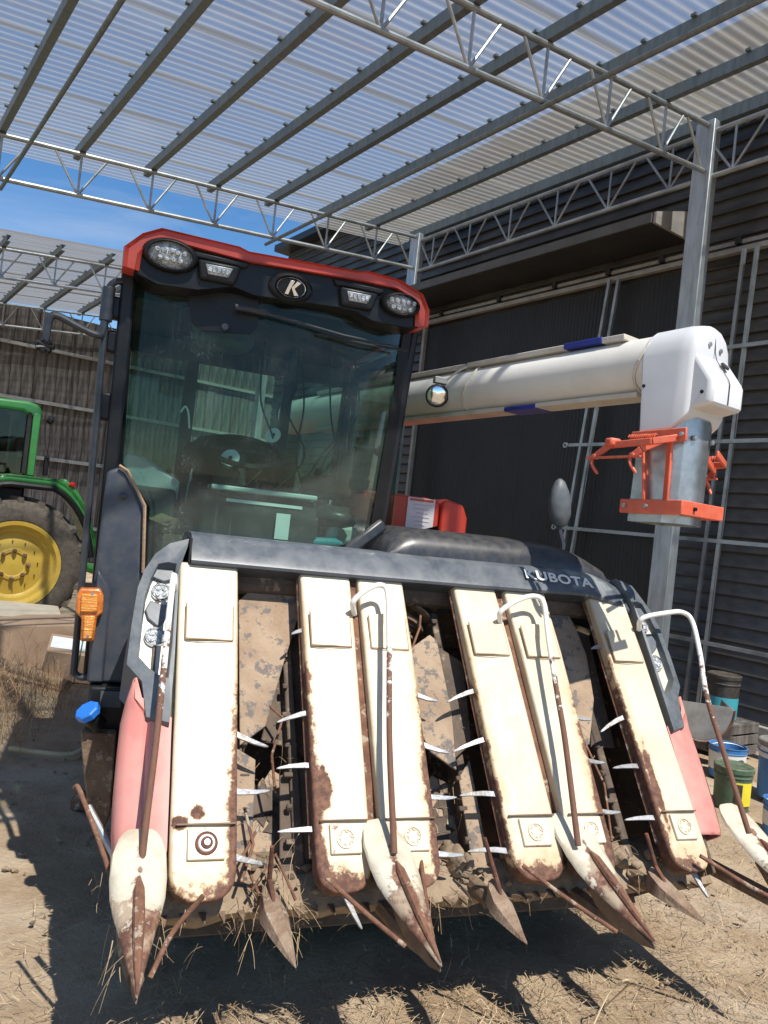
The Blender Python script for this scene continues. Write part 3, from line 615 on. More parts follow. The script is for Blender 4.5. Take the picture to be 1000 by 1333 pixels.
slab('guide_plate', 'mud_panel', [(.30, -.02), (.45, .0), (.47, .36), (.40, .40), (.33, .30)], -.24, -.23)
slab('guide_plate', 'dark_works', [(.40, .02), (.49, .02), (.50, .40), (.41, .36)], -.17, -.16)
slab('guide_plate', 'mud_panel', [(.86, -.02), (1.0, .0), (1.03, .33), (.95, .38), (.87, .30)], -.24, -.23)
slab('guide_plate', 'dark_works', [(.84, .52), (.90, .50), (.93, .98), (.84, .98)], -.30, -.29)
slab('guide_plate', 'mud_panel', [(1.44, .0), (1.60, .0), (1.63, .36), (1.50, .42)], -.24, -.23)
slab('back_panel', 'dark_works', [(.03, -.02), (1.84, -.02), (1.84, 1.0), (.03, 1.0)], -.52, -.50)
mb = MB(); mb.box((.93, 1.245, 1.2), (1.8, .012, .36)); mb.build('back_panel', 'dark_works', HV)
for u in (.0, 1.83): slab('side_plate', 'dark_works', [(u, .0), (u+.012, .0), (u+.012, 1.0), (u, 1.0)], -.50, -.04)
for k, (u, s0, s1) in enumerate(((.36, .02, .9), (.93, .1, .95), (1.5, .02, .9))):      # pick-up cases with chain lugs
    for du in (-.09, .10):
        mb = MB(); mb.bar(HP(u+du, s0, -.19), HP(u+du*.8, s1, -.19), .03, .09, HP(0, 0, 1)-HP(0, 0, 0)); cs = mb.build('chain_case', 'dark_works', HV, 30, .006)
        for j in range(9):
            q = MB(); q.box(HP(u+du*.7, s0+.05+j*.095, -.14), (random.uniform(.015, .035), .016, .022), Matrix.Rotation(math.radians(55+random.uniform(-35, 35)), 3, 'X')); q.build('chain_lug', 'dark_works', cs, 30, .004)
mb = MB(); mb.tube([HP(.05, 1.0, -.12), HP(1.82, 1.0, -.12)], .04, 10); mb.build('top_cross_tube', 'dark_works', HV)
# packer screw and star wheels seen in the middle gap
mb = MB(); a, b_ = HP(.86, .82, -.2), HP(.99, 1.0, -.16)
for k in range(5):
    c = a.lerp(b_, k/4); mb.lathe([(.022, -.006), (.05, -.004), (.05, .004), (.022, .006)], 14, c, b_-a)
mb.build('packer_screw', 'mud_steel', HV)
for u, s in ((.36, .30), (.44, .24), (.93, .2), (1.01, .3), (1.5, .28), (1.57, .2)):
    mb = MB(); n_ = 9; ring = []
    for k in range(n_*2): a = PI*k/n_; rr = .075 if k % 2 == 0 else .05; ring.append((u+rr*math.cos(a), s+rr*math.sin(a)))
    mb.prism(ring, lambda x, y, d: HP(x, y, d), -.24, -.225); mb.build('star_wheel', 'dark_works', HV, 20)
for p in [[(.33, .62, -.15), (.41, .52, -.1), (.37, .40, -.09), (.385, .3, -.12)], [(.27, .05, -.05), (.31, .15, -.08), (.29, .25, -.1)], [(.32, .02, -.06), (.28, .12, -.08), (.33, .2, -.1)], [(.86, .73, -.12), (.92, .86, -.1), (.94, .92, -.12)], [(.3, .03, -.06), (.37, .12, -.07), (.42, .0, -.06)], [(1.46, .6, -.1), (1.52, .3, -.08), (1.5, .12, -.09)]]:
    mb = MB(); mb.tube([HP(*q) for q in p], .0045, 7); mb.build('linkage_rod', 'rust_light', HV, 60)
# cutter bar along the foot of the header, caked with mud
mb = MB(); rings = []
for k in range(61):
    u = -.02+k*1.9/60; j = lambda a: mn.noise((u*9, a*3, 2))*.016
    rings.append([(u, .40+j(1), .385+j(2)), (u, .37+j(3), .42+j(4)), (u, .42, .475+j(5)), (u, .56, .50), (u, .60, .40), (u, .52, .36+j(6))])
mb.loft(rings); mb.build('cutter_bar', 'mud', HV, 80)
for k in range(36):
    u = .03+k*.0505; mb = MB(); mb.loft([[(u-.018, .42, .43), (u+.018, .42, .43), (u+.018, .42, .42), (u-.018, .42, .42)], [(u-.002, .33, .425), (u+.002, .33, .425), (u+.002, .33, .42), (u-.002, .33, .42)]]); mb.build('knife_section', 'mud_steel', HV, 30)
# mud clods and straw stuck under the header
mb = MB()
for k in range(260):
    c = Vector((random.uniform(0, 1.85), random.uniform(.38, .62), random.uniform(.40, .5))); s = random.uniform(.005, .018)
    blob(mb, c, (s*random.uniform(.7, 1.4), s*random.uniform(.7, 1.2), s*random.uniform(.6, 1)), k*1.7, 2, .6)
mb.build('mud_clods', 'mud', HV, 180, kind='stuff')
def blade(mb, p, d, L, w, droop=.4, n=4):
    p = Vector(p); d = Vector(d).normalized(); sd = d.cross(Vector((0, 0, 1))); sd = sd.normalized() if sd.length > .01 else Vector((1, 0, 0)); a = []; bb = []
    curl = Vector((random.uniform(-1, 1), random.uniform(-1, 1), 0))*L*.25
    for k in range(n+1):
        t = k/n; q = p+d*L*t+curl*t*t-Vector((0, 0, 1))*droop*L*t*t; ww = w*(1-t*.6)
        a.append(q+sd*ww); bb.append(q-sd*ww)
    mb.loft([a, bb], False, False)
mb = MB()
for k in range(300):
    u = random.choice((random.gauss(.33, .07), random.uniform(0, 1.85), random.gauss(.0, .05))); p = (u, random.uniform(.3, .55), random.uniform(.36, .52))
    blade(mb, p, (random.uniform(-1, 1), random.uniform(-1, .3), random.uniform(-1, .5)), random.uniform(.02, .07), .0009, .5)
for k in range(14): blade(mb, (random.uniform(-.06, .02), random.uniform(.1, .25), random.uniform(.44, .52)), (random.uniform(-1, .3), random.uniform(-.8, .2), random.uniform(-1, .4)), random.uniform(.02, .07), .0012, .6)
for k in range(320):
    g_ = random.choice((.36, .93, 1.5)); q_ = HP(g_+random.uniform(-.1, .1), random.uniform(-.05, .7)*random.random(), random.uniform(-.3, -.06)); blade(mb, q_, (random.uniform(-1, 1), random.uniform(-.6, .6), random.uniform(-1, .6)), random.uniform(.03, .13), .0011, .5)
mb.build('stuck_straw', 'straw', HV, None, kind='stuff')
# hoses and dark frame low in the header
# ---- side housings with headlights (mirrored about the header's middle)
UM = 1.868
def side_parts(sg):
    fx = (lambda u: u) if sg > 0 else (lambda u: UM-u)
    outer = [(.098, 1.094), (.03, 1.062), (-.012, 1.029), (-.042, .965), (-.058, .9), (-.067, .77), (-.071, .645), (-.025, .588), (-.007, .475), (.058, .455), (.062, .62), (.064, .966)]
    inner = [(.055, .985), (.028, .988), (-.001, .985), (-.02, .935), (-.034, .87), (-.039, .77), (-.041, .67), (-.005, .625), (.02, .605), (.048, .592), (.053, .7), (.054, .9)]
    dep = [-.2, -.2, -.24, -.28, -.3, -.3, -.3, -.28, -.24, -.05, -.05, -.05]
    hf = [-.015, -.01, -.03, -.03, -.03, -.03, -.035, -.02, -.012, 0, .004, .004]
    mb = MB()
    mb.loft([[HP(fx(u), s, d) for (u, s), d in zip(outer, dep)], [HP(fx(u), s, h-.012) for (u, s), h in zip(outer, hf)], [HP(fx(u*.95+a*.05), s*.95+b_*.05, h+.006) for (u, s), (a, b_), h in zip(outer, inner, hf)],
             [HP(fx(u), s, h+.006) for (u, s), h in zip(inner, [-.01, -.01, -.02, -.025, -.025, -.025, -.025, -.012, -.005, .003, .006, .006])], [HP(fx(u*.9+.003), s*.94+.045, -.05) for (u, s) in inner]], False)
    sh = mb.build('headlight_shell', 'shell_grey', HV, 50)
    mb = MB(); mb.loft([[HP(fx(u*.96+.001), s*.97+.022, h) for u, s in inner] for h in (-.06, -.045)]); bz = mb.build('lamp_bezel', 'bezel', sh, 30)
    q = MB(); q.loft([[HP(fx(u), s, h) for u, s in ((.05, .975), (-.005, .975), (-.018, .945), (.02, .93), (.05, .94))] for h in (-.047, -.03)]); q.build('bezel_brow', 'shell_grey', bz, 30, .004)
    q = MB(); q.loft([[HP(fx(u), s, h) for u, s in ((.045, .855), (.02, .85), (-.015, .865), (-.03, .83), (-.02, .80), (.01, .775), (.03, .79))] for h in (-.047, -.033)]); q.build('bezel_bridge', 'shell_grey', bz, 30, .004)
    nv = HP(0, 0, 1)-HP(0, 0, 0)
    for u, s, r_ in ((.015, .897, .030), (.006, .742, .032)):
        c = HP(fx(u), s, -.042)
        q = MB(); q.lathe([(r_, -.02), (r_, .008), (r_*.93, .012), (r_*.86, .008), (r_*.84, -.012)], 28, c, nv); lp = q.build('lamp_ring', 'chrome', bz, 40)
        q = MB(); q.lathe([(r_*.85, .002), (r_*.6, .007), (.0005, .009)], 28, c, nv); q.build('lamp_lens', 'lamp_glass', lp, 60)
        for k in range(4):
            a = PI/4+k*PI/2; xx = Vector((1, 0, 0)); yy = nv.cross(xx)
            q = MB(); q.lathe([(r_*.30, .004), (r_*.27, .011), (.0005, .013)], 14, c+(xx*math.cos(a)+yy*math.sin(a))*r_*.42, nv); q.build('lamp_cell', 'lamp_glass', lp, 60)
    # red lower side panel, curving round to the flank
    rows = []
    for s, e, i_ in ((.600, -.046, -.040), (.54, -.060, -.022), (.482, -.068, .063), (.40, -.070, .064), (.30, -.070, .066), (.2, -.066, .067), (.13, -.058, .068), (.115, -.05, .066)):
        w_ = i_-e; c = [(e+.012, -.32), (e+.004, -.16), (e, -.06), (e+w_*.06, -.035), (e+w_*.18, -.02), (e+w_*.42, -.008), (e+w_*.52, -.017), (e+w_*.60, -.006), (i_, -.004), (i_, -.03)]
        rows.append([HP(fx(u), s, h-.012) for u, h in c])
    mb = MB(); mb.loft(rows, False, False); rp = mb.build('red_side_panel', 'red_panel', HV, 50)
    md = rp.modifiers.new('thick', 'SOLIDIFY'); md.thickness = .006; md.offset = 0
side_parts(1); side_parts(-1)

# ---- hood across the top of the header
def drop(u): return -.055*max(0, (u-1.55)/.25)**2 - .004*math.sin(u*2)
mb = MB(); rings = []
for k in range(37):
    u = .098+k*(1.80-.098)/36; d = drop(u)
    rings.append([(u, v, z+d) for v, z in ((.90, 1.285), (.845, 1.312), (.843, 1.322), (.850, 1.332), (.895, 1.382), (.915, 1.396), (.945, 1.405), (1.06, 1.405), (1.2, 1.39), (1.2, 1.25), (1.0, 1.25))])
mb.loft(rings); hd = mb.build('hood_strip', 'hood_grey', HV, 40)
mb = MB(); rings = []
for k in range(33):
    t = k/32; u = .80+t*1.06
    e = min(1, (t/.10))**.5 if t < .10 else 1; e2 = 1 if t < .5 else max(.0, 1-((t-.5)/.5)**2.2)
    hgt = .10*e*(.18+.82*e2)+.012; d = drop(u)*.9
    z0 = 1.39+d
    rings.append([(u, .955, z0), (u, .962, z0+hgt*.45), (u, .985, z0+hgt*.78), (u, 1.03, z0+hgt*.95), (u, 1.12, z0+hgt*1.02), (u, 1.3, z0+hgt*1.02), (u, 1.55, z0+hgt), (u, 1.58, z0+hgt*.5), (u, 1.58, z0-.2), (u, 1.0, z0-.2)])
mb.loft(rings); mb.build('hood_bulge', 'dark_paint', HV, 45)
t = obj('brand_lettering', textmesh('KUBOTA', .062, 'label_white', .0012, .02, 0, 1.06), hd)
t.scale = (1.15, 1, 1)
xa = Vector((1, 0, -.05)); ya = Vector((0, .045, .05))
place(t, Vector((1.482, .874, 1.3665)), xa, ya); t.scale = (1.18, .95, 1)
# black gasket line at the left end of the strip
mb = MB(); mb.box((.094, .92, 1.34), (.006, .12, .1)); mb.build('gasket', 'rubber', hd)

# ---- cab
CB = HV
GV = lambda u: 1.165+.10*((u-.37)/.56)**2                     # curve of the windscreen in plan
mb = MB(); cols = []
for k in range(29):
    u = -.185+k*1.105/28; tt = k/28
    zb = 1.62 if u < -.15 else (1.62-(u+.15)*1.25 if u < -.04 else 1.22)
    if u > .62: zb = 1.30+(u-.62)*.55
    zt = 2.30
    us = u-.035*max(0, tt-.5)*2*0
    cols.append([Vector((u-(.045*(1-(z-1.4)/.9) if u > .7 else 0)*((u-.7)/.2 if u > .7 else 0), GV(u)+.035*(2.3-z)*.6, z)) for z in [zb+(zt-zb)*j/6 for j in range(7)]])
mb.loft(cols, False, False); ws = mb.build('windscreen', 'cab_glass', HV, 60)
def frit(poly, m_='black_plastic', off=-.006):
    q = MB(); q.prism(poly, lambda x, z, d: Vector((x, GV(x)+.021*(2.3-z)+d, z)), off-.003, off+.001); q.build('frit_band', m_, ws, 30)
frit([(-.197, 2.26), (-.165, 2.26), (-.138, 1.62), (-.03, 1.47), (-.015, 1.22), (-.045, 1.22), (-.055, 1.47), (-.165, 1.60)])
frit([(.92, 2.30), (.87, 2.29), (.822, 1.47), (.76, 1.42), (.60, 1.37), (.56, 1.33), (.86, 1.33), (.872, 1.45)])
frit([(-.19, 2.22), (.9, 2.22), (.9, 2.30), (-.19, 2.30)])
frit([(.015, 2.28), (.037, 2.155), (.075, 2.13), (.25, 2.145), (.275, 2.18), (.265, 2.28)])
# pillars, floor, back wall
for a, b_, w in (((-.165, 1.25, .85), (-.19, 1.22, 2.3), .05), ((.872, 1.285, 1.3), (.925, 1.265, 2.3), .035), ((-.165, 2.2, .85), (-.19, 2.15, 2.3), .07), ((.93, 2.2, .9), (.94, 2.15, 2.3), .07), ((-.17, 1.75, 1.0), (-.185, 1.72, 2.3), .045)):
    mb = MB(); mb.bar(a, b_, w, w*1.1, (0, 1, 0)); mb.build('pillar', 'black_plastic', HV, bevel=.01)
mb = MB(); mb.box((.38, 1.72, 1.0), (1.1, .98, .05)); mb.build('cab_floor', 'cab_trim', HV)
mb = MB(); mb.box((.38, 2.2, 1.28), (1.1, .04, .56)).box((.38, 2.19, 2.24), (1.1, .04, .1)).box((.14, 2.19, 1.88), (.06, .03, .64)).box((.62, 2.19, 1.88), (.05, .03, .64)); mb.build('cab_back', 'cab_trim', HV)
mb = MB(); mb.box((.38, 2.185, 1.875), (1.05, .006, .64)); mb.build('rear_window', 'side_glass', HV)
mb = MB(); mb.box((.935, 1.73, 1.8), (.006, .86, .95)); mb.build('side_window', 'side_glass', HV)
mb = MB(); mb.box((.935, 1.73, 1.14), (.03, .9, .36)); mb.build('cab_side', 'dark_paint', HV)
mb = MB(); mb.box((-.178, 1.73, 1.93), (.006, .86, .7)); mb.build('door_window', 'side_glass', HV)
# roof: red cap over a black visor
def roofring(v, g=0, zl=0, rear=False):
    P = [(-.215, 2.275), (-.217, 2.345), (-.165, 2.40), (-.105, 2.432), (.165, 2.428), (.20, 2.418), (.62, 2.436), (.65, 2.445), (.785, 2.438), (.885, 2.402), (.918, 2.345), (.920, 2.285)]
    Q = [(x, z+.0) for x, z in P]
    In = [(.880, 2.275), (.875, 2.34), (.855, 2.378), (.775, 2.405), (.62, 2.404), (.2, 2.384), (-.09, 2.398), (-.145, 2.372), (-.172, 2.33), (-.175, 2.27)]
    c = Vector((.35, 2.33))
    return [Vector((x+(c.x-x)*g, v+(0 if not rear else 0), z+(c.y-z)*g+zl)) for x, z in Q+In]
mb = MB(); mb.loft([roofring(1.098, .03), roofring(1.085, .008), roofring(1.10, 0), roofring(1.3, -.004, .01), roofring(2.2, 0, .0), roofring(2.3, .04, -.02)]); rf = mb.build('cab_roof', 'red_roof', HV, 40)
mb = MB(); mb.box((.36, 1.75, 2.385), (1.02, 1.0, .03)).box((.36, 1.72, 2.295), (1.03, .95, .03)); mb.build('roof_lining', 'cab_trim', HV)
mb = MB(); V0 = [(-.176, 2.268), (-.172, 2.335), (-.145, 2.374), (-.09, 2.40), (.2, 2.386), (.62, 2.406), (.775, 2.407), (.855, 2.380), (.876, 2.34), (.882, 2.278), (.84, 2.268), (.70, 2.268), (.63, 2.29), (.55, 2.292), (.24, 2.272), (.16, 2.288), (.04, 2.25), (-.1, 2.242)]
mb.loft([[Vector((x, 1.115, z)) for x, z in V0], [Vector((x, 1.108, z)) for x, z in [(.35+(a-.35)*.99, 2.33+(b_-2.33)*.97) for a, b_ in V0]]]); 
mb.loft([[Vector((x, 1.30, z)) for x, z in V0], [Vector((x, 1.116, z)) for x, z in V0]]); vz = mb.build('visor', 'black_plastic', HV, 40)
AX = Vector((0, -1, -.18)).normalized()
for c, rx, rz in (((-.063, 1.10, 2.347), .077, .047), ((.796, 1.10, 2.347), .066, .038)):
    c = Vector(c)
    q = MB(); q.lathe([(1.28, -.06), (1.25, .0), (1.12, .026), (1.0, .030), (.97, .018), (.96, 0)], 32, c, AX, sx=rx, sy=rz, up=(0, 0, 1)); 
    hs = q.build('work_light', 'black_plastic', HV, 50)
    q = MB(); q.lathe([(.965, .008), (.7, .018), (.35, .023), (.001, .024)], 32, c, AX, sx=rx, sy=rz, up=(0, 0, 1)); q.build('work_light_lens', 'lamp_glass', hs, 60)
    yy = Vector((1, 0, 0)); zz = AX.cross(yy)
    for k in range(9):
        ii, jj = k % 5-2, k//5
        q = MB(); q.lathe([(.010, 0), (.008, .006), (.0005, .007)], 10, c+AX*.024+yy*(ii+.5*(jj % 2))*.023+zz*(.012-.026*jj), AX); q.build('led_cell', 'lamp_glass', hs, 60)
for cx_, cz in ((.103, 2.327), (.622, 2.338)):
    q = MB(); q.prism([(cx_-.075, cz+.028), (cx_+.08, cz+.03), (cx_+.062, cz-.038), (cx_-.06, cz-.04)], lambda x, z, d: Vector((x, d-.10*(z-cz), z)), 1.085, 1.12); hs = q.build('led_lamp', 'black_plastic', HV, 30, .01)
    q = MB(); q.prism([(cx_-.047, cz+.014), (cx_+.05, cz+.016), (cx_+.036, cz-.018), (cx_-.034, cz-.02)], lambda x, z, d: Vector((x, d-.10*(z-cz), z)), 1.080, 1.09); q.build('led_frame', 'led_grey', hs, 30, .003)
    for k in range(5):
        q = MB(); q.box((cx_-.03+k*.0155, 1.078, cz-.002), (.011, .006, .018)); q.build('led_cell', 'lamp_glass', hs)
    # raised moulding that runs from the lamp
    q = MB(); q.prism([(cx_-.10, cz+.055), (cx_+.11, cz+.055), (cx_+.095, cz+.03), (cx_-.09, cz+.03)], lambda x, z, d: Vector((x, d, z)), 1.092, 1.12); q.build('lamp_brow', 'black_plastic', hs, 30, .008)
# oval emblem: chrome ring, black field, a slanted arrowhead letter
c = Vector((.368, 1.103, 2.325))
q = MB(); q.lathe([(1.5, -.012), (1.45, .004), (1.2, .012), (1.08, .010), (1.05, -.005)], 36, c, AX, sx=.056, sy=.037, up=(0, 0, 1)); em = q.build('emblem_base', 'black_plastic', HV, 50)
q = MB(); q.lathe([(1.0, .0), (1.0, .014), (.94, .018), (.86, .014), (.86, .0)], 36, c, AX, sx=.056, sy=.037, up=(0, 0, 1)); q.build('emblem_ring', 'chrome', em, 50)
q = MB(); q.lathe([(.87, .008), (.001, .010)], 36, c, AX, sx=.056, sy=.037, up=(0, 0, 1)); q.build('emblem_field', 'black_plastic', em, 50)
for poly in ([(-.022, -.026), (-.006, .026), (.010, .026), (-.002, -.004), (-.008, -.026)], [(.0, .0), (.018, .026), (.034, .022), (.012, -.002), (.030, -.024), (.014, -.027)]):
    q = MB(); zz = AX.cross(Vector((1, 0, 0))); zz = zz if zz.z > 0 else -zz
    q.prism(poly, lambda x, y, d: c+Vector((1, 0, 0))*x+zz*y+AX*d, .009, .015); q.build('emblem_letter', 'chrome', em, 30, .001)
# wiper
mb = MB(); mb.tube([(.18, 1.13, 2.224), (.29, 1.13, 2.224), (.30, 1.131, 2.223), (.60, 1.142, 2.20), (.83, 1.175, 2.205)], [.012, .011, .006, .005, .003], 8); wp = mb.build('wiper_arm', 'dark_paint', HV)
mb = MB(); mb.tube([(.5, 1.15, 2.19), (.7, 1.155, 2.185), (.88, 1.185, 2.2)], .005, 6); mb.build('wiper_blade', 'rubber', wp)
mb = MB(); mb.tube([(.155, 1.158, 2.15), (.155, 1.148, 2.15)], .012, 10); mb.build('wiper_pivot', 'dark_paint', wp)
# left flank: dark panel under the door, door seal, grab bar with mirror arm
mb = MB(); mb.prism([(-.188, 1.58), (-.15, 1.60), (-.125, 1.585), (-.055, 1.475), (-.035, 1.24), (.02, 1.23), (.03, .84), (-.172, .845), (-.19, 1.2)], lambda x, z, d: Vector((x, d+.0*(z), z)), 1.165, 1.95); mb.build('front_corner_panel', 'navy_panel', HV, 30, .012, 3)
mb = MB(); mb.tube([(-.15, 1.155, 1.605), (-.12, 1.152, 1.59), (-.05, 1.15, 1.475), (-.03, 1.15, 1.24), (.02, 1.15, 1.23)], .006, 6); mb.build('panel_seal', 'stick_wood', HV)
mb = MB(); mb.prism([(-.18, 1.24), (-.15, 1.2), (-.13, 1.17), (-.12, .85), (-.175, .85)], lambda x, z, d: Vector((x, d, z)), 1.135, 1.17); mb.build('corner_trim', 'navy_panel', HV, 30, .008)
mb = MB(); mb.lathe([(.012, -.01), (.012, .006), (.007, .009), (.0005, .009)], 14, (-.125, 1.163, 1.50), (0, -1, 0)); mb.build('panel_bolt', 'dark_paint', HV)
mb = MB(); mb.tube(smooth_path([(-.19, 1.22, 2.25), (-.225, 1.2, 2.25), (-.25, 1.2, 2.22), (-.252, 1.2, 2.15), (-.238, 1.2, 1.6), (-.222, 1.2, .93), (-.22, 1.2, .875), (-.2, 1.2, .855), (-.16, 1.2, .855)], 6), .0125, 10); gb = mb.build('grab_bar', 'dark_paint', HV)
mb = MB(); mb.tube(smooth_path([(-.252, 1.19, 2.16), (-.256, 1.18, 2.06), (-.275, 1.17, 2.045), (-.33, 1.17, 2.06), (-.40, 1.17, 2.085), (-.425, 1.17, 2.07), (-.43, 1.17, 1.99)], 6), .013, 10); ma = mb.build('mirror_arm', 'dark_paint', HV)
mb = MB(); mb.tube([(-.25, 1.19, 2.22), (-.25, 1.19, 2.10)], .022, 12); mb.build('arm_sleeve', 'dark_paint', ma, bevel=.003)
for k in range(7):
    mb = MB(); a = 2*PI*k/7; mb.tube([(-.43+.03*math.cos(a), 1.16, 1.975+.022*math.sin(a)), (-.43-.01*math.cos(a), 1.17, 1.975)], .009, 8); mb.build('clamp', 'black_plastic', ma)
for z0, z1, v in ((2.12, 2.2, 1.23), (2.0, 2.08, 1.24), (1.76, 1.86, 1.24)):
    mb = MB(); mb.box((-.218, v, (z0+z1)/2), (.05, .05, z1-z0)); mb.build('hinge', 'black_plastic', HV, bevel=.01)
# amber turn lamp on the bar
mb = MB(); mb.prism([(-.238, 1.15), (-.228, 1.175), (-.165, 1.178), (-.152, 1.155), (-.148, 1.095), (-.165, 1.08), (-.165, .998), (-.21, .995), (-.214, 1.075), (-.235, 1.09)], lambda x, z, d: Vector((x, d, z)), 1.10, 1.165); tl_ = mb.build('turn_lamp', 'amber', HV, 30, .008, 3)
for pl in ([(-.222, 1.158), (-.172, 1.16), (-.165, 1.10), (-.22, 1.096)], [(-.205, 1.085), (-.172, 1.086), (-.172, 1.008), (-.203, 1.006)]):
    mb = MB(); mb.prism(pl, lambda x, z, d: Vector((x, d, z)), 1.090, 1.102); mb.build('lamp_lens', 'amber_lens', tl_, 30, .004, 2)
for z in (1.015, 1.16): 
    mb = MB(); mb.lathe([(.006, -.002), (.005, .004), (.001, .004)], 8, (-.188, 1.094, z), (0, -1, 0)); mb.build('lens_screw', 'galv', tl_)
mb = MB(); mb.box((-.19, 1.155, 1.183), (.055, .03, .012)); mb.build('lamp_bracket', 'black_plastic', tl_)
# below the cab: dark flank, filler neck with blue cap, mudguard
mb = MB(); mb.prism([(-.165, .84), (.02, .84), (.02, .42), (-.10, .42), (-.165, .68)], lambda x, z, d: Vector((x, d, z)), 1.12, 1.5); mb.build('lower_flank', 'black_plastic', HV, 30, .01)
mb = MB(); mb.tube([(-.12, 1.06, .725), (-.15, 1.045, .76)], .03, 16); fn_ = mb.build('filler_neck', 'black_plastic', HV)
axn = Vector((-.5, -.3, .75)).normalized()
mb = MB(); mb.loft([[Vector((-.152, 1.04, .765))+axn*h+(Vector((1, 0, 0)).cross(axn).normalized()*math.cos(a)+axn.cross(Vector((1, 0, 0)).cross(axn).normalized())*math.sin(a))*rr*(1+.10*(k % 2)) for k, a in enumerate([2*PI*j/16 for j in range(16)])] for h, rr in ((0, .036), (.022, .038), (.028, .034))]); mb.build('filler_cap', 'cap_blue', fn_, 30, .002)
mb = MB(); mb.prism([(-.175, .70), (-.06, .70), (-.05, .42), (-.07, .36), (-.115, .40), (-.15, .56)], lambda x, z, d: Vector((x, d, z)), 1.06, 1.11); mb.build('mudguard', 'mud_steel', HV, 30, .006)
mb = MB(); mb.box((-.09, 1.115, .80), (.07, .004, .055)); mb.build('warning_label', 'cab_trim', HV)
mb = MB(); mb.tube([(-.13, .62, .62), (-.05, .5, .53)], .01, 8); mb.build('linkage_rod', 'galv', HV)

# ---- inside the cab
mb = MB(); mb.loft([[(.36+a*w, v, z) for a, z, v in ((-1, 1.28, v0), (1, 1.28, v0), (1, 1.40, v0-.02), (0, 1.43, v0-.02), (-1, 1.40, v0-.02))] for v0, w in ((1.62, .2), (1.68, .23), (2.0, .23), (2.1, .2))]); st = mb.build('seat', 'seat_cloth', HV, 60, .02)
mb = MB(); mb.loft([[(.36+w*math.cos(a), 2.05+.06*math.sin(a)+(z-1.4)*.12, z) for a in [2*PI*k/16 for k in range(16)]] for z, w in ((1.38, .2), (1.5, .235), (1.66, .24), (1.77, .22), (1.83, .15), (1.85, .05))]); mb.build('seat_back', 'seat_cloth', HV, 60)
mb = MB(); mb.prism([(-.13, 1.67), (-.06, 1.665), (.09, 1.585), (.09, 1.50), (-.13, 1.55)], lambda x, z, d: Vector((x, d, z)), 1.52, 1.75); mb.build('side_console', 'cab_grey', HV, 30, .015)
mb = MB(); mb.box((-.02, 1.75, 1.3), (.2, .5, .5)); mb.build('side_box', 'cab_trim', HV, bevel=.02)
mb = MB(); mb.prism([(1.28, 1.50), (1.36, 1.56), (1.5, 1.56), (1.55, 1.2), (1.28, 1.2)], lambda v, z, d: Vector((d, v, z)), .16, .62); ds = mb.build('dashboard', 'seat_cloth', HV, 30, .015)
mb = MB(); mb.box((.40, 1.37, 1.575), (.42, .13, .02)); mb.build('dash_top', 'cab_grey', ds, bevel=.006)
mb = MB(); mb.box((.40, 1.302, 1.53), (.30, .004, .012)); mb.build('dash_strip', 'paper', ds)
mb = MB(); mb.box((.47, 1.262, 1.45), (.055, .003, .10)); mb.build('notice', 'paper', HV)
mb = MB(); mb.tube([(.33, 1.45, 1.5), (.32, 1.52, 1.72)], .022, 10); sc_ = mb.build('steering_column', 'cab_trim', HV)
mb = MB(); mb.lathe([(.15, -.012), (.162, 0), (.15, .012), (.138, 0), (.15, -.012)], 30, (.33, 1.53, 1.74), (0, -.45, .9)); mb.build('steering_ring', 'black_plastic', sc_, 60)
mb = MB(); mb.bar((.19, 1.53, 1.74), (.47, 1.53, 1.74), .03, .015); mb.build('steering_spoke', 'black_plastic', sc_)
for c_, r_ in (((.27, 1.47, 1.70), .040), ((.25, 1.40, 1.612), .036), ((.44, 1.5, 1.82), .034)):
    mb = MB(); mb.lathe([(.0005, .004), (r_, .004), (r_, -.004), (.0005, -.004)], 20, c_, (random.uniform(-.9, .9), -1, random.uniform(-.2, 1.2))); ga = mb.build('gauge_dial', 'paper', HV, 30)
    mb = MB(); mb.lathe([(.0005, .008), (r_*.2, .008), (r_*.2, .004)], 12, Vector(c_)+Vector((0, -.003, 0)), (0, -1, .4)); mb.build('dial_hub', 'black_plastic', ga, 30)
for u, v, z, L in ((.60, 1.5, 1.45, .2), (.66, 1.6, 1.45, .24), (.12, 1.5, 1.5, .16), (.72, 1.55, 1.4, .2)):
    mb = MB(); mb.tube([(u, v, z), (u+.01, v-.02, z+L)], [.007, .006], 8); lv = mb.build('control_lever', 'chrome', HV)
    mb = MB(); mb.lathe([(.001, -.02), (.016, -.015), (.02, .0), (.016, .02), (.001, .026)], 12, (u+.01, v-.02, z+L)); mb.build('lever_knob', 'black_plastic', lv, 60)
mb = MB(); mb.prism([(1.35, 1.36), (2.1, 1.42), (2.1, 1.1), (1.35, 1.1)], lambda v, z, d: Vector((d, v, z)), .66, .90); mb.build('side_console', 'cab_trim', HV, 30, .02)
mb = MB(); mb.lathe([(.001, 0), (.028, .002), (.03, .02), (.027, .05), (.03, .08), (.028, .11), (.012, .135), (.012, .15), (.001, .152)], 16, (.70, 1.36, 1.36)); mb.build('water_bottle', 'cab_grey', HV, 40)
for k in range(16):      # rags, bags and tools left on the shelf and floor
    c_ = (random.uniform(-.08, .82), random.uniform(1.32, 1.9), random.uniform(1.36, 1.52)); s_ = random.uniform(.02, .06)
    mb = MB(); blob(mb, c_, (s_*1.5, s_, s_*.8), k*3.1, 2, .7); mb.build('cab_clutter', random.choice(['cab_trim', 'seat_cloth', 'black_plastic', 'stick_wood', 'dark_paint', 'cab_trim']), HV, 180)
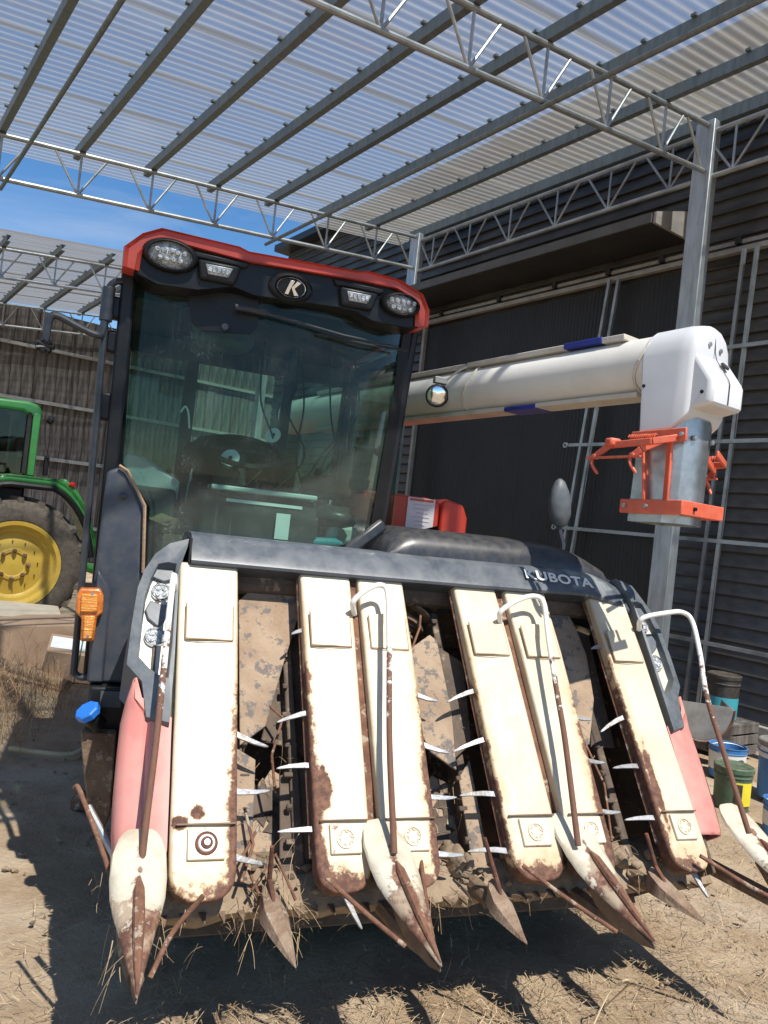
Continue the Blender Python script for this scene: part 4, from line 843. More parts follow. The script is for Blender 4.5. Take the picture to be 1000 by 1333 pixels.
for k in range(6):
    u0 = random.uniform(-.05, .8); mb = MB(); mb.tube(smooth_path([(u0, 1.5, 2.2), (u0+random.uniform(-.08, .08), 1.45, 1.95), (u0+random.uniform(-.1, .1), 1.5, 1.75), (u0+random.uniform(-.15, .15), 1.45, 1.55)], 5), .004, 5); mb.build('loose_cable', 'rubber', HV, 60)
for c_, r3, m2 in (((.60, 1.40, 1.60), (.03, .02, .035), 'stick_wood'), ((.66, 1.38, 1.50), (.02, .02, .05), 'label_yellow'), ((.86, 1.55, 1.58), (.05, .05, .06), 'red_body')):
    mb = MB(); blob(mb, c_, r3, c_[0]*9, 2, .8); mb.build('cab_clutter', m2, HV, 180)
mb = MB(); mb.tube([(.56, 1.30, 1.40), (.70, 1.30, 1.405), (.73, 1.30, 1.405)], [.02, .02, .008], 14); mb.build('water_bottle', 'bucket_teal', HV, 40)
mb = MB(); mb.box((.24, 1.33, 1.60), (.09, .02, .12), Matrix.Rotation(.3, 3, 'Y')); mb.build('monitor', 'black_plastic', HV, bevel=.01)
mb = MB(); mb.box((.62, 1.36, 1.62), (.14, .03, .10), Matrix.Rotation(-.2, 3, 'Y')); mb.build('monitor', 'black_plastic', HV, bevel=.01)
mb = MB(); mb.box((.79, 1.45, 1.44), (.12, .1, .1)); mb.build('cloth_bundle', 'cab_grey', HV, bevel=.03)
mb = MB(); mb.tube(smooth_path([(.06, 1.5, 1.86), (.075, 1.5, 1.885), (.09, 1.5, 1.86), (.10, 1.5, 1.8)], 5), .004, 6); mb.build('hanging_hook', 'paper', HV)
mb = MB(); mb.prism([(.05, 2.27), (.30, 2.27), (.30, 2.15), (.28, 2.12), (.08, 2.12)], lambda x, z, d: Vector((x, d, z)), 1.35, 1.5); mb.build('air_duct', 'cab_trim', HV, 30, .03)
mb = MB(); mb.prism([(.455, 2.16), (.49, 2.16), (.50, 2.02), (.47, 1.93), (.44, 1.93)], lambda x, z, d: Vector((x, d, z)), 1.40, 1.43); mb.build('inner_mirror', 'black_plastic', HV, 30, .01)

# ---- body behind, tracks, chassis
mb = MB(); mb.prism([(-.16, .62), (.98, .62), (.98, 1.02), (-.16, 1.02)], lambda x, z, d: Vector((x, d, z)), 1.3, 3.4); mb.build('chassis_box', 'dark_works', HV, 30, .02)
mb = MB(); mb.prism([(1.0, .55), (1.80, .55), (1.82, 1.38), (1.72, 1.46), (1.0, 1.46)], lambda x, z, d: Vector((x, d, z)), 1.62, 3.9); mb.build('thresher_body', 'red_body', HV, 30, .03)
mb = MB(); mb.prism([(-.14, 1.02), (.92, 1.02), (.92, 1.5), (-.14, 1.5)], lambda x, z, d: Vector((x, d, z)), 2.45, 3.9); mb.build('grain_tank', 'red_body', HV, 30, .04)
mb = MB(); mb.prism([(1.02, 1.46), (1.43, 1.46), (1.425, 1.645), (1.36, 1.66), (1.02, 1.665)], lambda x, z, d: Vector((x, d, z)), 1.95, 2.5); bx_ = mb.build('red_cover', 'red_body', HV, 30, .012)
mb = MB(); mb.prism([(1.445, 1.46), (1.60, 1.46), (1.60, 1.58), (1.57, 1.645), (1.47, 1.67), (1.445, 1.65)], lambda x, z, d: Vector((x, d, z)), 1.97, 2.4); mb.build('red_cover', 'red_body', HV, 30, .012)
mb = MB(); mb.box((1.32, 1.946, 1.575), (.15, .004, .16)); lb = mb.build('instruction_label', 'label_white', bx_)
mb = MB(); mb.box((1.32, 1.943, 1.645), (.13, .003, .012)); mb.build('label_stripe', 'orange_steel', lb)
for k in range(6):
    mb = MB(); mb.box((1.33-(k % 2)*.01, 1.943, 1.622-k*.021), (.1-(k % 3)*.02, .003, .004)); mb.build('label_line', 'label_grey', lb)
mb = MB(); mb.tube([(1.2, 1.72, 1.47), (1.27, 1.6, 1.51)], .012, 8); mb.build('release_handle', 'black_plastic', HV)
for u in (.12, 1.42):
    mb = MB(); prof = arc(1.25, .32, .30, .30, 90, 270, 10) + arc(3.1, .32, .30, .30, -90, 90, 10)
    mb.prism(prof, lambda v, z, d: Vector((d, v, z)), u, u+.38); tk = mb.build('track', 'rubber', HV, 50, .01)
    lm = MB(); lm.box((u+.19, 0, 0), (.38, .05, .03)); lmesh = lm.mesh('track_lug', 'rubber', 30)
    for k in range(12):
        a = math.radians(90+k*15); o = obj('track_lug', lmesh, tk); o.location = (0, 1.25+.31*math.cos(a), .32+.31*math.sin(a)); o.rotation_euler = (a-PI/2, 0, 0)
mb = MB(); mb.box((.9, 2.0, .55), (1.3, 1.9, .25)); mb.build('undercarriage', 'dark_works', HV)
# lift cylinder arm carrying the header
mb = MB(); mb.bar((.9, .7, .5), (.9, 1.6, .75), .25, .18); mb.build('header_arm', 'dark_works', HV, bevel=.01)
# round convex mirror on the hood
mb = MB(); mb.tube([(1.69, 1.2, 1.40), (1.695, 1.2, 1.50), (1.67, 1.2, 1.56), (1.665, 1.2, 1.62)], .011, 8); mm_ = mb.build('mirror_stem', 'navy_panel', HV)
mb = MB(); rr = []
for z, w, d in ((1.572, .012, .012), (1.585, .035, .025), (1.63, .052, .036), (1.68, .052, .036), (1.73, .042, .03), (1.77, .022, .02), (1.782, .006, .006)):
    rr.append([Vector((1.658-.10*(z-1.67)+w*math.cos(a), 1.2+d*math.sin(a), z)) for a in [2*PI*k/16 for k in range(16)]])
mb.loft(rr); mb.build('mirror_head', 'shell_grey', mm_, 60)
# windscreen pillar foot seen right of the hood
mb = MB(); mb.bar((.70, 1.13, 1.38), (.845, 1.15, 1.505), .05, .03, (0, 1, 0)); mb.build('corner_bar', 'dark_paint', HV, bevel=.012)

# ---- unloading auger: tube, spout, orange bracket
TA, TB = Vector((1.20, 1.95, 2.135)), Vector((1.579, .67, 2.163)); TD = (TB-TA).normalized(); TR = .107
mb = MB(); mb.tube([TA-TD*1.2, TB+TD*.12], TR, 40); au = mb.build('auger_tube', 'tube_paint', HV, 50)
Lf = Vector((0, 0, 1)).cross(TD).normalized(); 
if Lf.x > 0: Lf = -Lf
UPT = TD.cross(Lf); UPT = UPT if UPT.z > 0 else -UPT
def along(t, a, z): return TA.lerp(TB, t)+Lf*a+UPT*z
for t0, t1, zz, aa, m_ in ((-.6, .36, .104, .03, 'tube_dirty'), (.37, .79, .106, .03, 'tube_dirty'), (.79, .925, .11, .03, 'blue_tape'), (.925, 1.0, .106, .03, 'tube_dirty'), (-.6, .56, -.108, .02, 'tube_dirty'), (.56, .69, -.112, .02, 'blue_tape'), (.69, 1.05, -.108, .02, 'tube_dirty')):
    mb = MB(); mb.bar(along(t0, aa, zz), along(t1, aa, zz), .10 if m_ != 'blue_tape' else .104, .022 if zz > 0 else .018, UPT); mb.build('seam_flange', m_, au, 30, .003)
for t in (.40, 1.07):
    mb = MB(); mb.tube([along(t, math.cos(a)*(TR+.004), math.sin(a)*(TR+.004)) + TD*.03*math.sin(a*2) for a in [2*PI*k/24 for k in range(25)]], .005, 6); mb.build('cable', 'cord', au, 60)
mb = MB(); mb.tube(smooth_path([along(.40, .03, .12), along(.36, .09, .09), along(.31, .12, .04)], 5), .005, 6); mb.build('cable', 'cord', au, 60)
lc = along(.28, .135, -.03); la = Vector((-.35, -1, -.25)).normalized()
mb = MB(); mb.lathe([(.001, -.05), (.03, -.045), (.05, -.01), (.053, .012), (.047, .016), (.044, .006)], 26, lc, la); fl = mb.build('flood_lamp', 'black_plastic', au, 50)
mb = MB(); mb.lathe([(.046, .006), (.03, .012), (.001, .015)], 24, lc, la); mb.build('flood_lens', 'chrome', fl, 60)
mb = MB(); mb.box(lc+Vector((.02, .0, .07)), (.085, .03, .03)); mb.build('lamp_bracket', 'frame_alu', fl, bevel=.003)
def SP(a, l, z): return TB+(TD*a+Lf*l+Vector((0, 0, z)))*.94
def arch(a, hw, zt, zb, k=1.0):
    P = [(hw, zb), (hw, zt-hw*k)] + [(hw*math.cos(t), zt-hw*k+hw*k*math.sin(t)) for t in [math.radians(d) for d in (20, 42, 66, 90, 114, 138, 160)]] + [(-hw, zt-hw*k), (-hw, zb)]
    return [SP(a+(.02 if z < zb+.01 and a > .1 and a < .26 else 0), l, z) for l, z in P]
mb = MB(); mb.loft([arch(.112, .112, .116, -.266), arch(.115, .120, .125, -.27), arch(.26, .120, .127, -.262), arch(.30, .117, .122, -.23), arch(.319, .106, .110, -.205), arch(.326, .088, .092, -.19)]); spt = mb.build('spout_hood', 'spout_white', HV, 40, .006, 2)
mb = MB(); prof = [(.27, .03), (.315, .016), (.330, -.006), (.386, -.083), (.394, -.10), (.394, -.172), (.386, -.182), (.27, -.205)]
mb.loft([[SP(a, l, z) for a, z in prof] for l in (-.105, .105)]); mb.build('end_cap', 'spout_white', spt, 30, .018, 4)
mb = MB(); mb.tube([SP(.322, .0, .10), SP(.330, .0, .02), SP(.338, 0, -.006), SP(.391, 0, -.083), SP(.397, 0, -.10), SP(.397, 0, -.172)], .0016, 6); mb.build('seam', 'dark_paint', spt)
for l, a, z in ((.035, .326, .045), (-.035, .326, .035)):
    mb = MB(); mb.lathe([(.009, -.004), (.008, .006), (.001, .007)], 6, SP(a, l, z), TD); mb.build('bolt', 'galv', spt)
for a, l, z in ((.135, .121, -.10), (.36, .106, -.14)):
    mb = MB(); mb.lathe([(.006, -.002), (.006, .002), (.001, .0025)], 10, SP(a, l, z), Lf); mb.build('hole', 'black_plastic', spt)
mb = MB(); mb.lathe([(.001, .006), (.016, .005), (.018, 0)], 14, SP(.355, -.025, -.026), Vector((TD.x, TD.y, .9))); mb.build('grommet', 'rubber', spt)
# galvanised chute below, open at the foot
def chring(z, a0, a1, hl):
    pts = [(a0, -hl), (a1-.06, -hl), (a1-.018, -hl+.025), (a1, -hl+.07), (a1, hl-.07), (a1-.018, hl-.025), (a1-.06, hl), (a0, hl)]
    return [SP(a, l, z) for a, l in pts]
mb = MB(); mb.loft([chring(-.22, .128, .315, .108), chring(-.595, .112, .312, .104), chring(-.595, .118, .306, .098), chring(-.22, .134, .309, .102)], False); ch_ = mb.build('chute', 'galv_chute', spt, 30)
for l in (.05, -.06):
    mb = MB(); mb.lathe([(.009, -.004), (.008, .005), (.001, .006)], 8, SP(.317, l, -.29), TD); mb.build('bolt', 'galv', ch_)
def flat(a0, l0, z0, a1, l1, z1, w, h): return MB().bar(SP(a0, l0, z0), SP(a1, l1, z1), w, h)
ob = flat(.108, .122, -.292, .330, .122, -.288, .010, .045).build('spout_bracket', 'orange_steel', HV, 30, .003)
for x0, x1 in ((.162, .186), (.268, .270)): flat(x0, .120, -.31, x1, .116, -.52, .028, .010).build('bracket_strut', 'orange_steel', ob, 30, .003)
flat(.085, .118, -.541, .340, .118, -.541, .010, .048).build('bracket_band', 'orange_steel', ob, 30, .003)
flat(.336, .122, -.541, .336, -.14, -.541, .010, .048).build('bracket_band', 'orange_steel', ob, 30, .003)
flat(.085, -.115, -.541, .340, -.115, -.541, .010, .048).build('bracket_band', 'orange_steel', ob, 30, .003)
for a0, z0 in ((.135, -.292), (.315, -.288), (.20, -.541), (.11, -.541)):
    mb = MB(); mb.lathe([(.008, -.004), (.007, .010), (.001, .011)], 8, SP(a0, .126, z0), Lf); mb.build('bolt', 'galv', ob)
mb = MB(); mb.lathe([(.007, -.004), (.006, .008), (.001, .0085)], 8, SP(.342, .05, -.541), TD); mb.build('bolt', 'black_plastic', ob)
for sg in (1, -1):
    l0, l1 = .128*sg, (.185 if sg > 0 else .29)*sg; dz = 0 if sg > 0 else -.02
    for pts in ([(.30, l0, -.30), (.24, l1, -.318), (.06, l1, -.325), (.0, l1, -.366)], [(.25, l0, -.302), (.20, l1, -.345), (.17, l1*1.02, -.366)]):
        mb = MB()
        for a_, b_ in zip(pts, pts[1:]): mb.bar(SP(a_[0], a_[1], a_[2]+dz), SP(b_[0], b_[1], b_[2]+dz), .010, .024)
        ra = mb.build('rake_arm', 'orange_steel', ob, 30, .003)
        e_ = pts[-1]
        mb = MB(); mb.tube(smooth_path([SP(e_[0]-.01, e_[1], e_[2]+dz), SP(e_[0]-.004, e_[1]*1.04, e_[2]-.03+dz), SP(e_[0]+.02, e_[1], e_[2]-.065+dz)], 5), [.006]*10+[.003], 7); mb.build('rake_prong', 'orange_steel', ra, 60)
        mb = MB(); mb.lathe([(.009, -.012), (.009, .012), (.001, .013)], 10, SP(e_[0], e_[1], e_[2]+dz), Lf); mb.build('pivot_pin', 'orange_steel', ra)
    mb = MB(); mb.bar(SP(-.035, l1, -.370+dz), SP(.205, l1*1.02, -.370+dz), .022, .006); mb.build('rake_bar', 'orange_steel', ob, 30)
    mb = MB(); mb.tube([SP(.13+.11*k/60, l1*.9+.006*math.cos(k*1.3)*sg, -.297+dz+.009*math.sin(k*1.3)) for k in range(61)], .003, 5); mb.build('return_spring', 'orange_steel', ob, 60)
    mb = MB(); mb.box(SP(.07, l1*.97, -.315+dz), (.045, .04, .03)); mb.build('rake_pivot', 'orange_steel', ob, bevel=.008)

# ================================================================== green tractor on the left
TR_ = empty('green_tractor', sw(1.77, 8.45), SYAW, 'green farm tractor with yellow rear wheel parked before the plank wall', 'tractor')
def wheel(cx_, r_, w, y0, rimr, name='wheel'):
    C_ = Vector((cx_, y0, r_)); ax = Vector((0, 1, 0))
    mb = MB(); mb.lathe([(rimr, .06), (rimr+.03, .0), (rimr+.12*r_/.7, -.015), (r_*.93, .02), (r_*.97, .07), (r_*.97, w-.07), (r_*.93, w-.02), (rimr+.1, w), (rimr, w-.05)], 56, C_, ax); ty = mb.build(name, 'tyre', TR_, 50)
    n = 20
    for side_ in (0, 1):
        for k in range(n):
            a0 = 2*PI*(k+.5*side_)/n; q = MB(); rings = []
            for t in (0, .35, .7, 1):
                a = a0+t*.26; y = (.015+t*(w*.5)) if side_ == 0 else (w-.015-t*w*.5); rr = r_*(.945 if t == 0 else .965)
                da = .045
                rings.append([C_+Vector((math.cos(a+e)*R_, y, math.sin(a+e)*R_)) for e, R_ in ((-da, rr-.02), (-da*.7, rr+.035), (da*.7, rr+.035), (da, rr-.02))])
            q.loft(rings); q.build('tyre_lug', 'tyre', ty, 30)
    q = MB(); q.lathe([(rimr+.02, .0), (rimr+.022, -.008), (rimr-.02, -.004), (rimr-.035, .03), (rimr-.05, .05), (rimr*.80, .055), (rimr*.77, .09), (rimr*.73, .10), (rimr*.40, .075), (rimr*.36, .06), (rimr*.30, .06), (rimr*.27, .075), (.001, .07)], 48, C_, ax); rm = q.build('rim', 'rim_yellow', ty, 30)
    for k in range(8):
        a = 2*PI*k/8; q = MB(); q.lathe([(.022, .06), (.022, .03), (.012, .028), (.012, .015), (.001, .014)], 6, C_+Vector((math.cos(a)*rimr*.33, 0, math.sin(a)*rimr*.33)), ax); q.build('wheel_bolt', 'rust_light', rm)
    for k in range(12):
        a = 2*PI*k/12+.1; q = MB(); q.lathe([(.008, .08), (.006, .062), (.001, .062)], 6, C_+Vector((math.cos(a)*rimr*.56, 0, math.sin(a)*rimr*.56)), ax); q.build('wheel_bolt', 'rust_light', rm)
wheel(-.14, .69, .44, -.05, .425)
wheel(-2.3, .52, .32, .05, .32)
mb = MB(); A = [math.radians(a) for a in range(8, 176, 8)]
R0, Rz = .86, .90
mb.loft([[(R0*math.cos(a)*.78+(-.12 if a > 1.57 else -.05*(a/1.57)), y, .70+(Rz)*min(math.sin(a)*1.06, 1.0)) for a in A] for y in (-.06, .55)], False, False); fd = mb.build('fender', 'tractor_green', TR_, 60)
md = fd.modifiers.new('thick', 'SOLIDIFY'); md.thickness = .03
mb = MB(); FC = lambda a, k: (R0*math.cos(a)*.78*k+(-.12 if a > 1.57 else -.05*(a/1.57)), -.06, .70+Rz*k*min(math.sin(a)*1.06, 1.0))
mb.loft([[FC(a, 1.0) for a in A], [FC(a, .9) for a in A]], False, False); o = mb.build('fender_skirt', 'tractor_green', fd, 60); md = o.modifiers.new('t', 'SOLIDIFY'); md.thickness = .02
mb = MB(); mb.tube([(R0*math.cos(a)*.70+(-.12 if a > 1.57 else -.05*(a/1.57)), -.075, .70+(Rz-.1)*min(math.sin(a)*1.06, 1.0)) for a in A], .032, 8); mb.build('fender_lip', 'black_plastic', fd)
mb = MB(); mb.loft([[(x, y, z) for x, z in ((.26, 1.62), (.40, 1.50), (.50, 1.35), (.44, 1.35), (.33, 1.45), (.22, 1.56))] for y in (-.02, .2)]); mb.build('fender_tail', 'tractor_green', fd, 30, .02)
mb = MB(); mb.lathe([(.001, .03), (.035, .02), (.045, 0)], 14, (.33, -.03, 1.56), (.5, -1, .2), sy=.6); mb.build('tail_lamp', 'tail_red', TR_)
# cab
mb = MB(); mb.prism([(-1.65, 2.28), (-.18, 2.35), (-.08, 2.33), (-.03, 2.26), (-.03, 2.19), (-.14, 2.2), (-.22, 2.24), (-1.65, 2.2)], lambda x, z, d: Vector((x, d, z)), -.03, 1.2); mb.build('cab_roof', 'tractor_green', TR_, 30, .03, 3)
mb = MB(); mb.bar((-.085, .0, 1.6), (-.085, .0, 2.24), .07, .09, (0, 1, 0)); mb.build('rear_pillar', 'tractor_green', TR_, bevel=.012)
mb = MB(); mb.bar((-.15, .0, 1.62), (-.15, .0, 2.24), .035, .06, (0, 1, 0)); mb.build('door_seal', 'rubber', TR_)
mb = MB(); mb.bar((-.085, 1.12, 1.6), (-.085, 1.12, 2.24), .07, .09, (0, 1, 0)); mb.build('rear_pillar', 'tractor_green', TR_, bevel=.012)
mb = MB(); mb.bar((-1.55, .0, 1.2), (-1.5, .0, 2.24), .06, .08, (0, 1, 0)); mb.build('front_pillar', 'tractor_green', TR_, bevel=.012)
mb = MB(); mb.box((-.83, .012, 1.85), (1.36, .006, .8)); mb.build('side_glass', 'tractor_glass', TR_)
mb = MB(); mb.box((-.07, .56, 1.95), (.006, 1.05, .6)); mb.build('rear_glass', 'tractor_glass', TR_)
mb = MB(); mb.box((-.8, .56, 1.35), (1.4, 1.0, .55)); mb.build('cab_tub', 'black_plastic', TR_, bevel=.03)
mb = MB(); mb.box((-.5, .56, 1.75), (.4, .5, .3)).box((-.32, .56, 1.98), (.12, .46, .5)); mb.build('seat', 'seat_cloth', TR_, bevel=.04)
mb = MB(); mb.prism([(-3.1, 1.45), (-1.6, 1.62), (-1.6, .8), (-3.1, .75)], lambda x, z, d: Vector((x, d, z)), .25, .9); mb.build('bonnet', 'tractor_green', TR_, 30, .06, 3)
mb = MB(); mb.box((-1.2, .56, .68), (2.6, .4, .34)).box((0, .6, .70), (.3, 1.0, .3)); mb.build('transmission', 'dark_works', TR_, bevel=.03)
mb = MB(); mb.lathe([(.0, .0), (.035, .0), (.05, .05), (.03, .06), (.001, .06)], 12, (.02, -.02, 2.2), (1, -.3, -.3)); mb.build('work_lamp', 'black_plastic', TR_)
mb = MB(); mb.box((.06, .0, 1.72), (.045, .05, .2)); mb.build('relay_box', 'black_plastic', TR_, bevel=.01)
mb = MB(); mb.tube(smooth_path([(.0, -.04, 2.2), (.02, -.05, 1.95), (.07, -.05, 1.8), (.1, -.04, 1.66)], 5), .005, 6); mb.build('lamp_cable', 'rubber', TR_, 60)
for a, b_, rr in (((.4, .3, .75), (.85, .35, .62), .05), ((.35, .5, .95), (.8, .4, .9), .035), ((.75, .2, .55), (.8, .3, 1.1), .03)):
    mb = MB(); mb.tube([a, b_], rr, 10); mb.build('hitch_link', random.choice(['tub_grey', 'tractor_green']), TR_)
mb = MB(); mb.tube([(.45, .1, .8), (.7, .05, .95)], .03, 10); mb.build('hitch_coupler', 'tail_red', TR_)

# ================================================================== clutter on the left
def box_thing(name, label, cat, loc, rz, tilt, w, d, h, flap=True):
    e = empty(name, loc, rz, label, cat); e.rotation_euler = (tilt[0], tilt[1], rz)
    q = MB(); q.box((0, 0, h/2), (w, d, h)); q.build('carton_body', 'cardboard', e, bevel=.006)
    if flap:
        for sx in (-1, 1):
            q = MB(); q.bar((sx*w*.5, 0, h), (sx*w*.78, 0, h+.12), d*.96, .008, (0, 0, 1)); q.build('flap', 'cardboard', e)
        q = MB(); q.box((0, 0, h+.004), (.06, d*.98, .003)); q.build('tape', 'cardboard_edge', e)
    return e
B1 = box_thing('cardboard_carton', 'large brown cardboard carton slumped in front of the tractor wheel', 'carton', (-2.95, 6.55, 0), .45, (.0, -.05), .95, .6, .36, False)
q = MB(); q.loft([[(x, y, z) for x, y in ((-.5, -.32), (.5, -.32), (.48, -.62), (-.46, -.66))] for z in (.0, .012)]); o = q.build('flap', 'cardboard', B1); o.location = (0, 0, .5); o.rotation_euler = (.9, 0, 0); o.location = (0, .1, .47)
B2 = box_thing('small_carton', 'smaller brown carton tied with green string beside the large carton', 'carton', (-2.36, 6.3, .02), .35, (.22, .1), .5, .36, .24, False)
q = MB(); q.box((0, 0, .123), (.012, .37, .248)); q.build('string', 'bucket_green', B2)
q = MB(); q.box((-.1, 0, .244), (.26, .22, .003)); q.build('paper_label', 'paper', B2)
q = MB(); q.box((0, 0, 0), (1.1, .5, .012)); o = q.build('fibre_board', 'cardboard_edge', None, bevel=.003, label='pale board lying across the cartons below the yellow wheel', category='board'); o.location = (-3.35, 6.85, .39); o.rotation_euler = (.12, .06, .5)
q = MB(); q.tube([(-2.9, 6.05, .10), (-2.2, 5.75, .05)], [.045, .04], 12); q.build('cardboard_roll', 'stick_wood', None, label='brown cardboard roll lying on the ground before the cartons', category='cardboard roll')
q = MB(); q.tube(smooth_path([(-1.95, 4.35, .02), (-1.72, 4.3, .03), (-1.60, 4.36, .02), (-1.56, 4.48, .04)], 4), .014, 7); q.build('bent_stick', 'straw_pale', None, label='bent pale stick lying on the dirt left of the harvester', category='stick')
q = MB(); q.loft([[(-1.28+rr*math.cos(a)*1.2, 3.72+rr*math.sin(a), z+.008*math.sin(a*3)) for a in [2*PI*k/9 for k in range(9)]] for rr, z in ((.05, -.01), (.055, .03), (.035, .06), (.008, .066))]); q.build('dirt_clod', 'rust_light', None, 60, label='reddish clod of earth on the dirt beside the bent rod', category='clod')
# dry weeds heaped at the left edge
mb = MB()
for k in range(1300):
    a = random.uniform(0, 2*PI); rr = random.random()**.6; x = -2.32+rr*.42*math.cos(a)+.1*math.sin(k*.37); y = 4.75+rr*.95*math.sin(a); hgt = (1-rr**1.3)*1.15*(.5+.5*math.sin(k*.37)**2)
    blade(mb, (x, y, random.uniform(0, hgt*.6)), (random.uniform(-.8, .8), random.uniform(-.8, .8), random.uniform(.5, 1.9)), random.uniform(.15, .55), .0017, .5)
mb.build('dry_weeds', 'weed', None, None, kind='stuff', label='heap of dry brown weeds at the left edge', category='dry weeds')

# ================================================================== pails and tub by the shed wall
def pail(label, loc, r_, h, m_, lid=None, band=None, handle=True, cat='pail', lean=(0, 0), name='pail', open_=False):
    e = empty(name, loc, random.uniform(0, 6), label, cat, 'pails and cans by the shed wall'); e.rotation_euler = (lean[0], lean[1], 0)
    q = MB(); q.lathe([(.001, .004), (r_*.9, .0), (r_*.91, .01), (r_*.97, h*.80), (r_*1.02, h*.81), (r_*1.02, h*.83), (r_*.98, h*.84), (r_, h*.97), (r_*1.03, h*.975), (r_*1.03, h), (r_*.98, h), (r_*.96, h*.9), (r_*.88, .02), (.001, .02)], 36, (0, 0, 0)); q.build('pail_body', m_, e, 40)
    if lid: q = MB(); q.lathe([(r_*1.05, h-.02), (r_*1.06, h+.006), (r_*.98, h+.012), (r_*.9, h+.006), (.001, h+.008)], 36); q.build('lid', lid, e, 40)
    if band:
        z0, z1, m2 = band; q = MB(); q.lathe([(r_*(.91+.075*z0)+.002, h*z0), (r_*(.91+.075*z1)+.002, h*z1)], 36); q.build('printed_band', m2, e, 40)
    if handle: q = MB(); q.tube([(r_*1.04*math.cos(a), .02, h*.86+r_*.9*math.sin(a)*.35) for a in [PI*k/14 for k in range(15)]], .004, 6); q.build('bail_handle', 'galv', e, 60)
    return e
pail('black-topped pail with teal and white print standing on the crate by the shed', (2.86, 6.18, .26), .125, .34, 'bucket_black', 'bucket_black', (.02, .52, 'bucket_teal'))
pail('low blue pail with white labels in front of the black can', (2.60, 5.45, .0), .125, .22, 'bucket_blue', None, (.25, .8, 'label_white'))
pail('green drum-like pail with a yellow label in front of the blue pail', (2.33, 4.78, .0), .112, .25, 'bucket_green', 'bucket_green')
pail('tall blue pail with a dirty lid at the right edge', (2.78, 5.08, .0), .14, .36, 'bucket_blue', 'tub_grey', (.72, .92, 'label_white'))
pail('open dark blue pail at the right edge in front of the tall one', (2.42, 4.36, .0), .10, .2, 'bucket_blue', None, (.3, .7, 'label_white'))
e = pail('small black can standing behind the low blue pail', (2.66, 5.75, .1), .09, .24, 'bucket_black', 'bucket_black', None, False, 'can', name='paint_can')
q = MB(); q.lathe([(.147, .07), (.149, .24)], 10); 
e = empty('yellow_label_card', (0, 0, 0)); bpy.data.objects.remove(e)
gp = [o for o in bpy.data.objects if o.get('label', '').startswith('green drum')][0]; gp.rotation_euler = (0, 0, 0)
mb = MB(); ang = [math.radians(a) for a in (-105, -95, -85, -75, -65, -55, -45)]
mb.loft([[(.111*math.cos(a), .111*math.sin(a), z) for a in ang] for z in (.04, .18)], False, False); mb.build('yellow_label', 'label_yellow', gp, 60)
mb = MB(); mb.loft([[(.113*math.cos(a), .113*math.sin(a), z) for a in ang[:3]] for z in (.05, .17)], False, False); mb.build('black_mark', 'bucket_black', gp, 60)
# half-round galvanised tub leaning on its side
tb = empty('metal_tub', (2.47, 5.62, .10), -.2, 'grey half-round sheet metal scoop leaning behind the harvester by the pails', 'metal scoop'); tb.scale = (.8, .8, .85)
prof = [(.27*math.cos(a), .30*math.sin(a)) for a in [PI+PI*k/20 for k in range(21)]]
mb = MB(); mb.loft([[(x, .02, z+.40) for x, z in prof] + [(.25, .02, .42), (-.25, .02, .42)], [(x*.96, .0, z*.96+.40) for x, z in prof] + [(.24, .0, .42), (-.24, .0, .42)]]); mb.build('end_plate', 'tub_grey', tb, 30)
mb = MB(); mb.loft([[(x, y, z+.40) for x, z in prof] for y in (.0, .5)], False, False); o = mb.build('shell', 'tub_grey', tb, 60); md = o.modifiers.new('t', 'SOLIDIFY'); md.thickness = .006
mb = MB(); mb.tube([(x*1.01, -.004, z*1.01+.40) for x, z in prof], .008, 6); mb.build('rolled_rim', 'rust', tb)
cr = empty('dark_crate', (2.86, 6.18, 0), .6, 'low dark crate under the black-topped pail by the shed', 'crate')
for k in range(3):
    for sg in (-1, 1):
        q = MB(); q.box((0, sg*.2, .05+k*.085), (.42, .016, .07)); q.build('slat', 'plank', cr, bevel=.003)
        q = MB(); q.box((sg*.2, 0, .05+k*.085), (.016, .38, .07)); q.build('slat', 'plank', cr, bevel=.003)
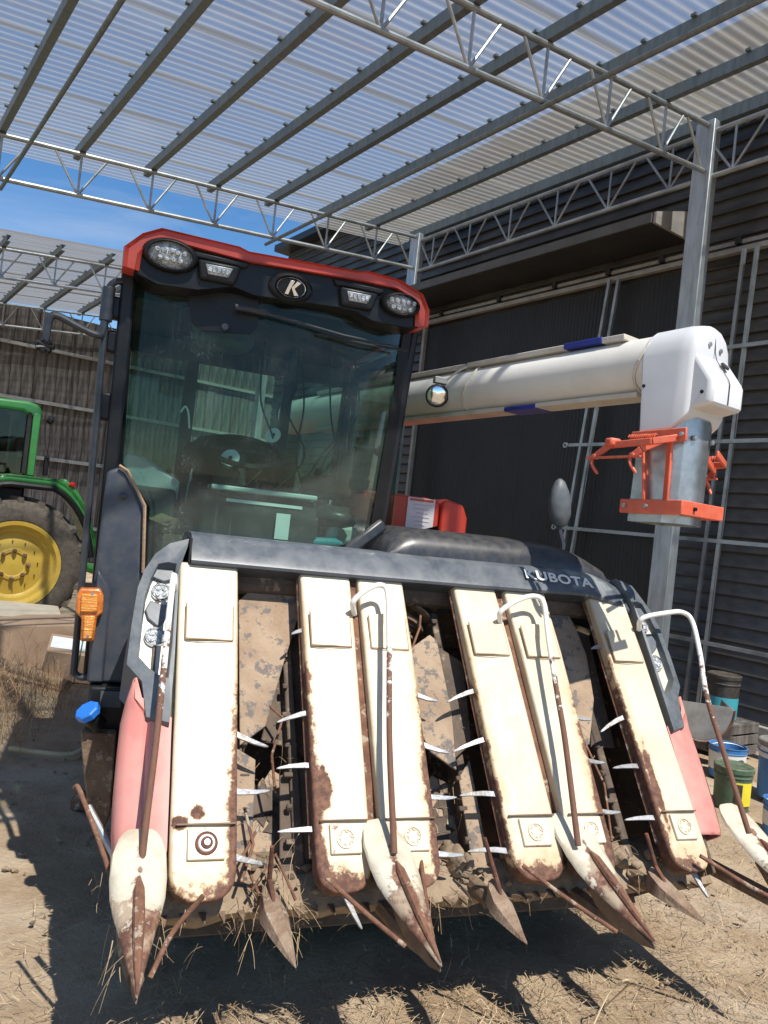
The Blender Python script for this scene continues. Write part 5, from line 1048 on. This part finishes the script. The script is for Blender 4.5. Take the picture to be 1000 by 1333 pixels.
q = MB(); q.box((0, 0, .252), (.42, .42, .014)); q.build('slat', 'plank', cr)
# ================================================================== straw litter, stones
mb = MB(); mp = MB()
for k in range(21000):
    x = random.uniform(-1.1, 2.3); y = 2.0+2.3*random.random()**1.5
    dens = .25+.75*max(0, min(1, 1.1-abs(x-.55)*.7))
    if random.random() > dens: continue
    b_ = mp if random.random() < .22 else mb
    blade(b_, (x, y, random.uniform(-.012, .02)), (random.uniform(-1, 1), random.uniform(-1, 1), random.uniform(-.12, .22)), random.choice((.025, .03, .04, .05, .07, .11))*random.uniform(.7, 1.3), random.uniform(.0007, .0016), .12, 2)
mb.build('straw_litter', 'straw', None, None, kind='stuff', label='brown chopped straw scattered on the dirt under the header', category='straw')
for p in ([(.78, 2.35, .0), (.86, 2.42, .12), (.9, 2.4, .18), (.93, 2.45, .14), (.88, 2.5, .03)], [(.55, 2.2, .0), (.7, 2.3, .07), (.85, 2.3, .05), (.95, 2.35, .0)], [(.62, 2.3, .01), (.8, 2.25, .03), (.95, 2.2, .02)], [(.7, 2.15, 0), (.75, 2.25, .09), (.9, 2.33, .05)]): mp.tube(smooth_path(p, 5), .0028, 5)
mp.build('pale_straw', 'straw_pale', None, None, kind='stuff', label='pale long straw stalks lying on the dirt under the header', category='straw')
mb = MB()
for k in range(900):
    c = Vector((random.uniform(-2, 2.6), random.uniform(1.9, 6), random.uniform(-.014, .0))); s = random.uniform(.0015, .006)*random.choice((1, 1, 1, 2.0))
    mb.lathe([(.1*s, -s), (s*random.uniform(.7, 1.2), -s*.3), (s*random.uniform(.6, 1.1), s*.35), (.1*s, s*.7)], 6, c, (random.uniform(-.5, .5), random.uniform(-.5, .5), 1))
for k in range(70):
    c = (random.uniform(-1.6, 2.2), 2.1+2.6*random.random()**1.3, random.uniform(-.015, .0)); s_ = random.uniform(.004, .012); blob(mb, c, (s_*1.4, s_, s_*.7), k*2.3, 2, .6)
mb.build('pebbles', 'mud', None, 60, kind='stuff', label='small pebbles and crumbs scattered over the dirt', category='pebbles')
bpy.context.view_layer.update()
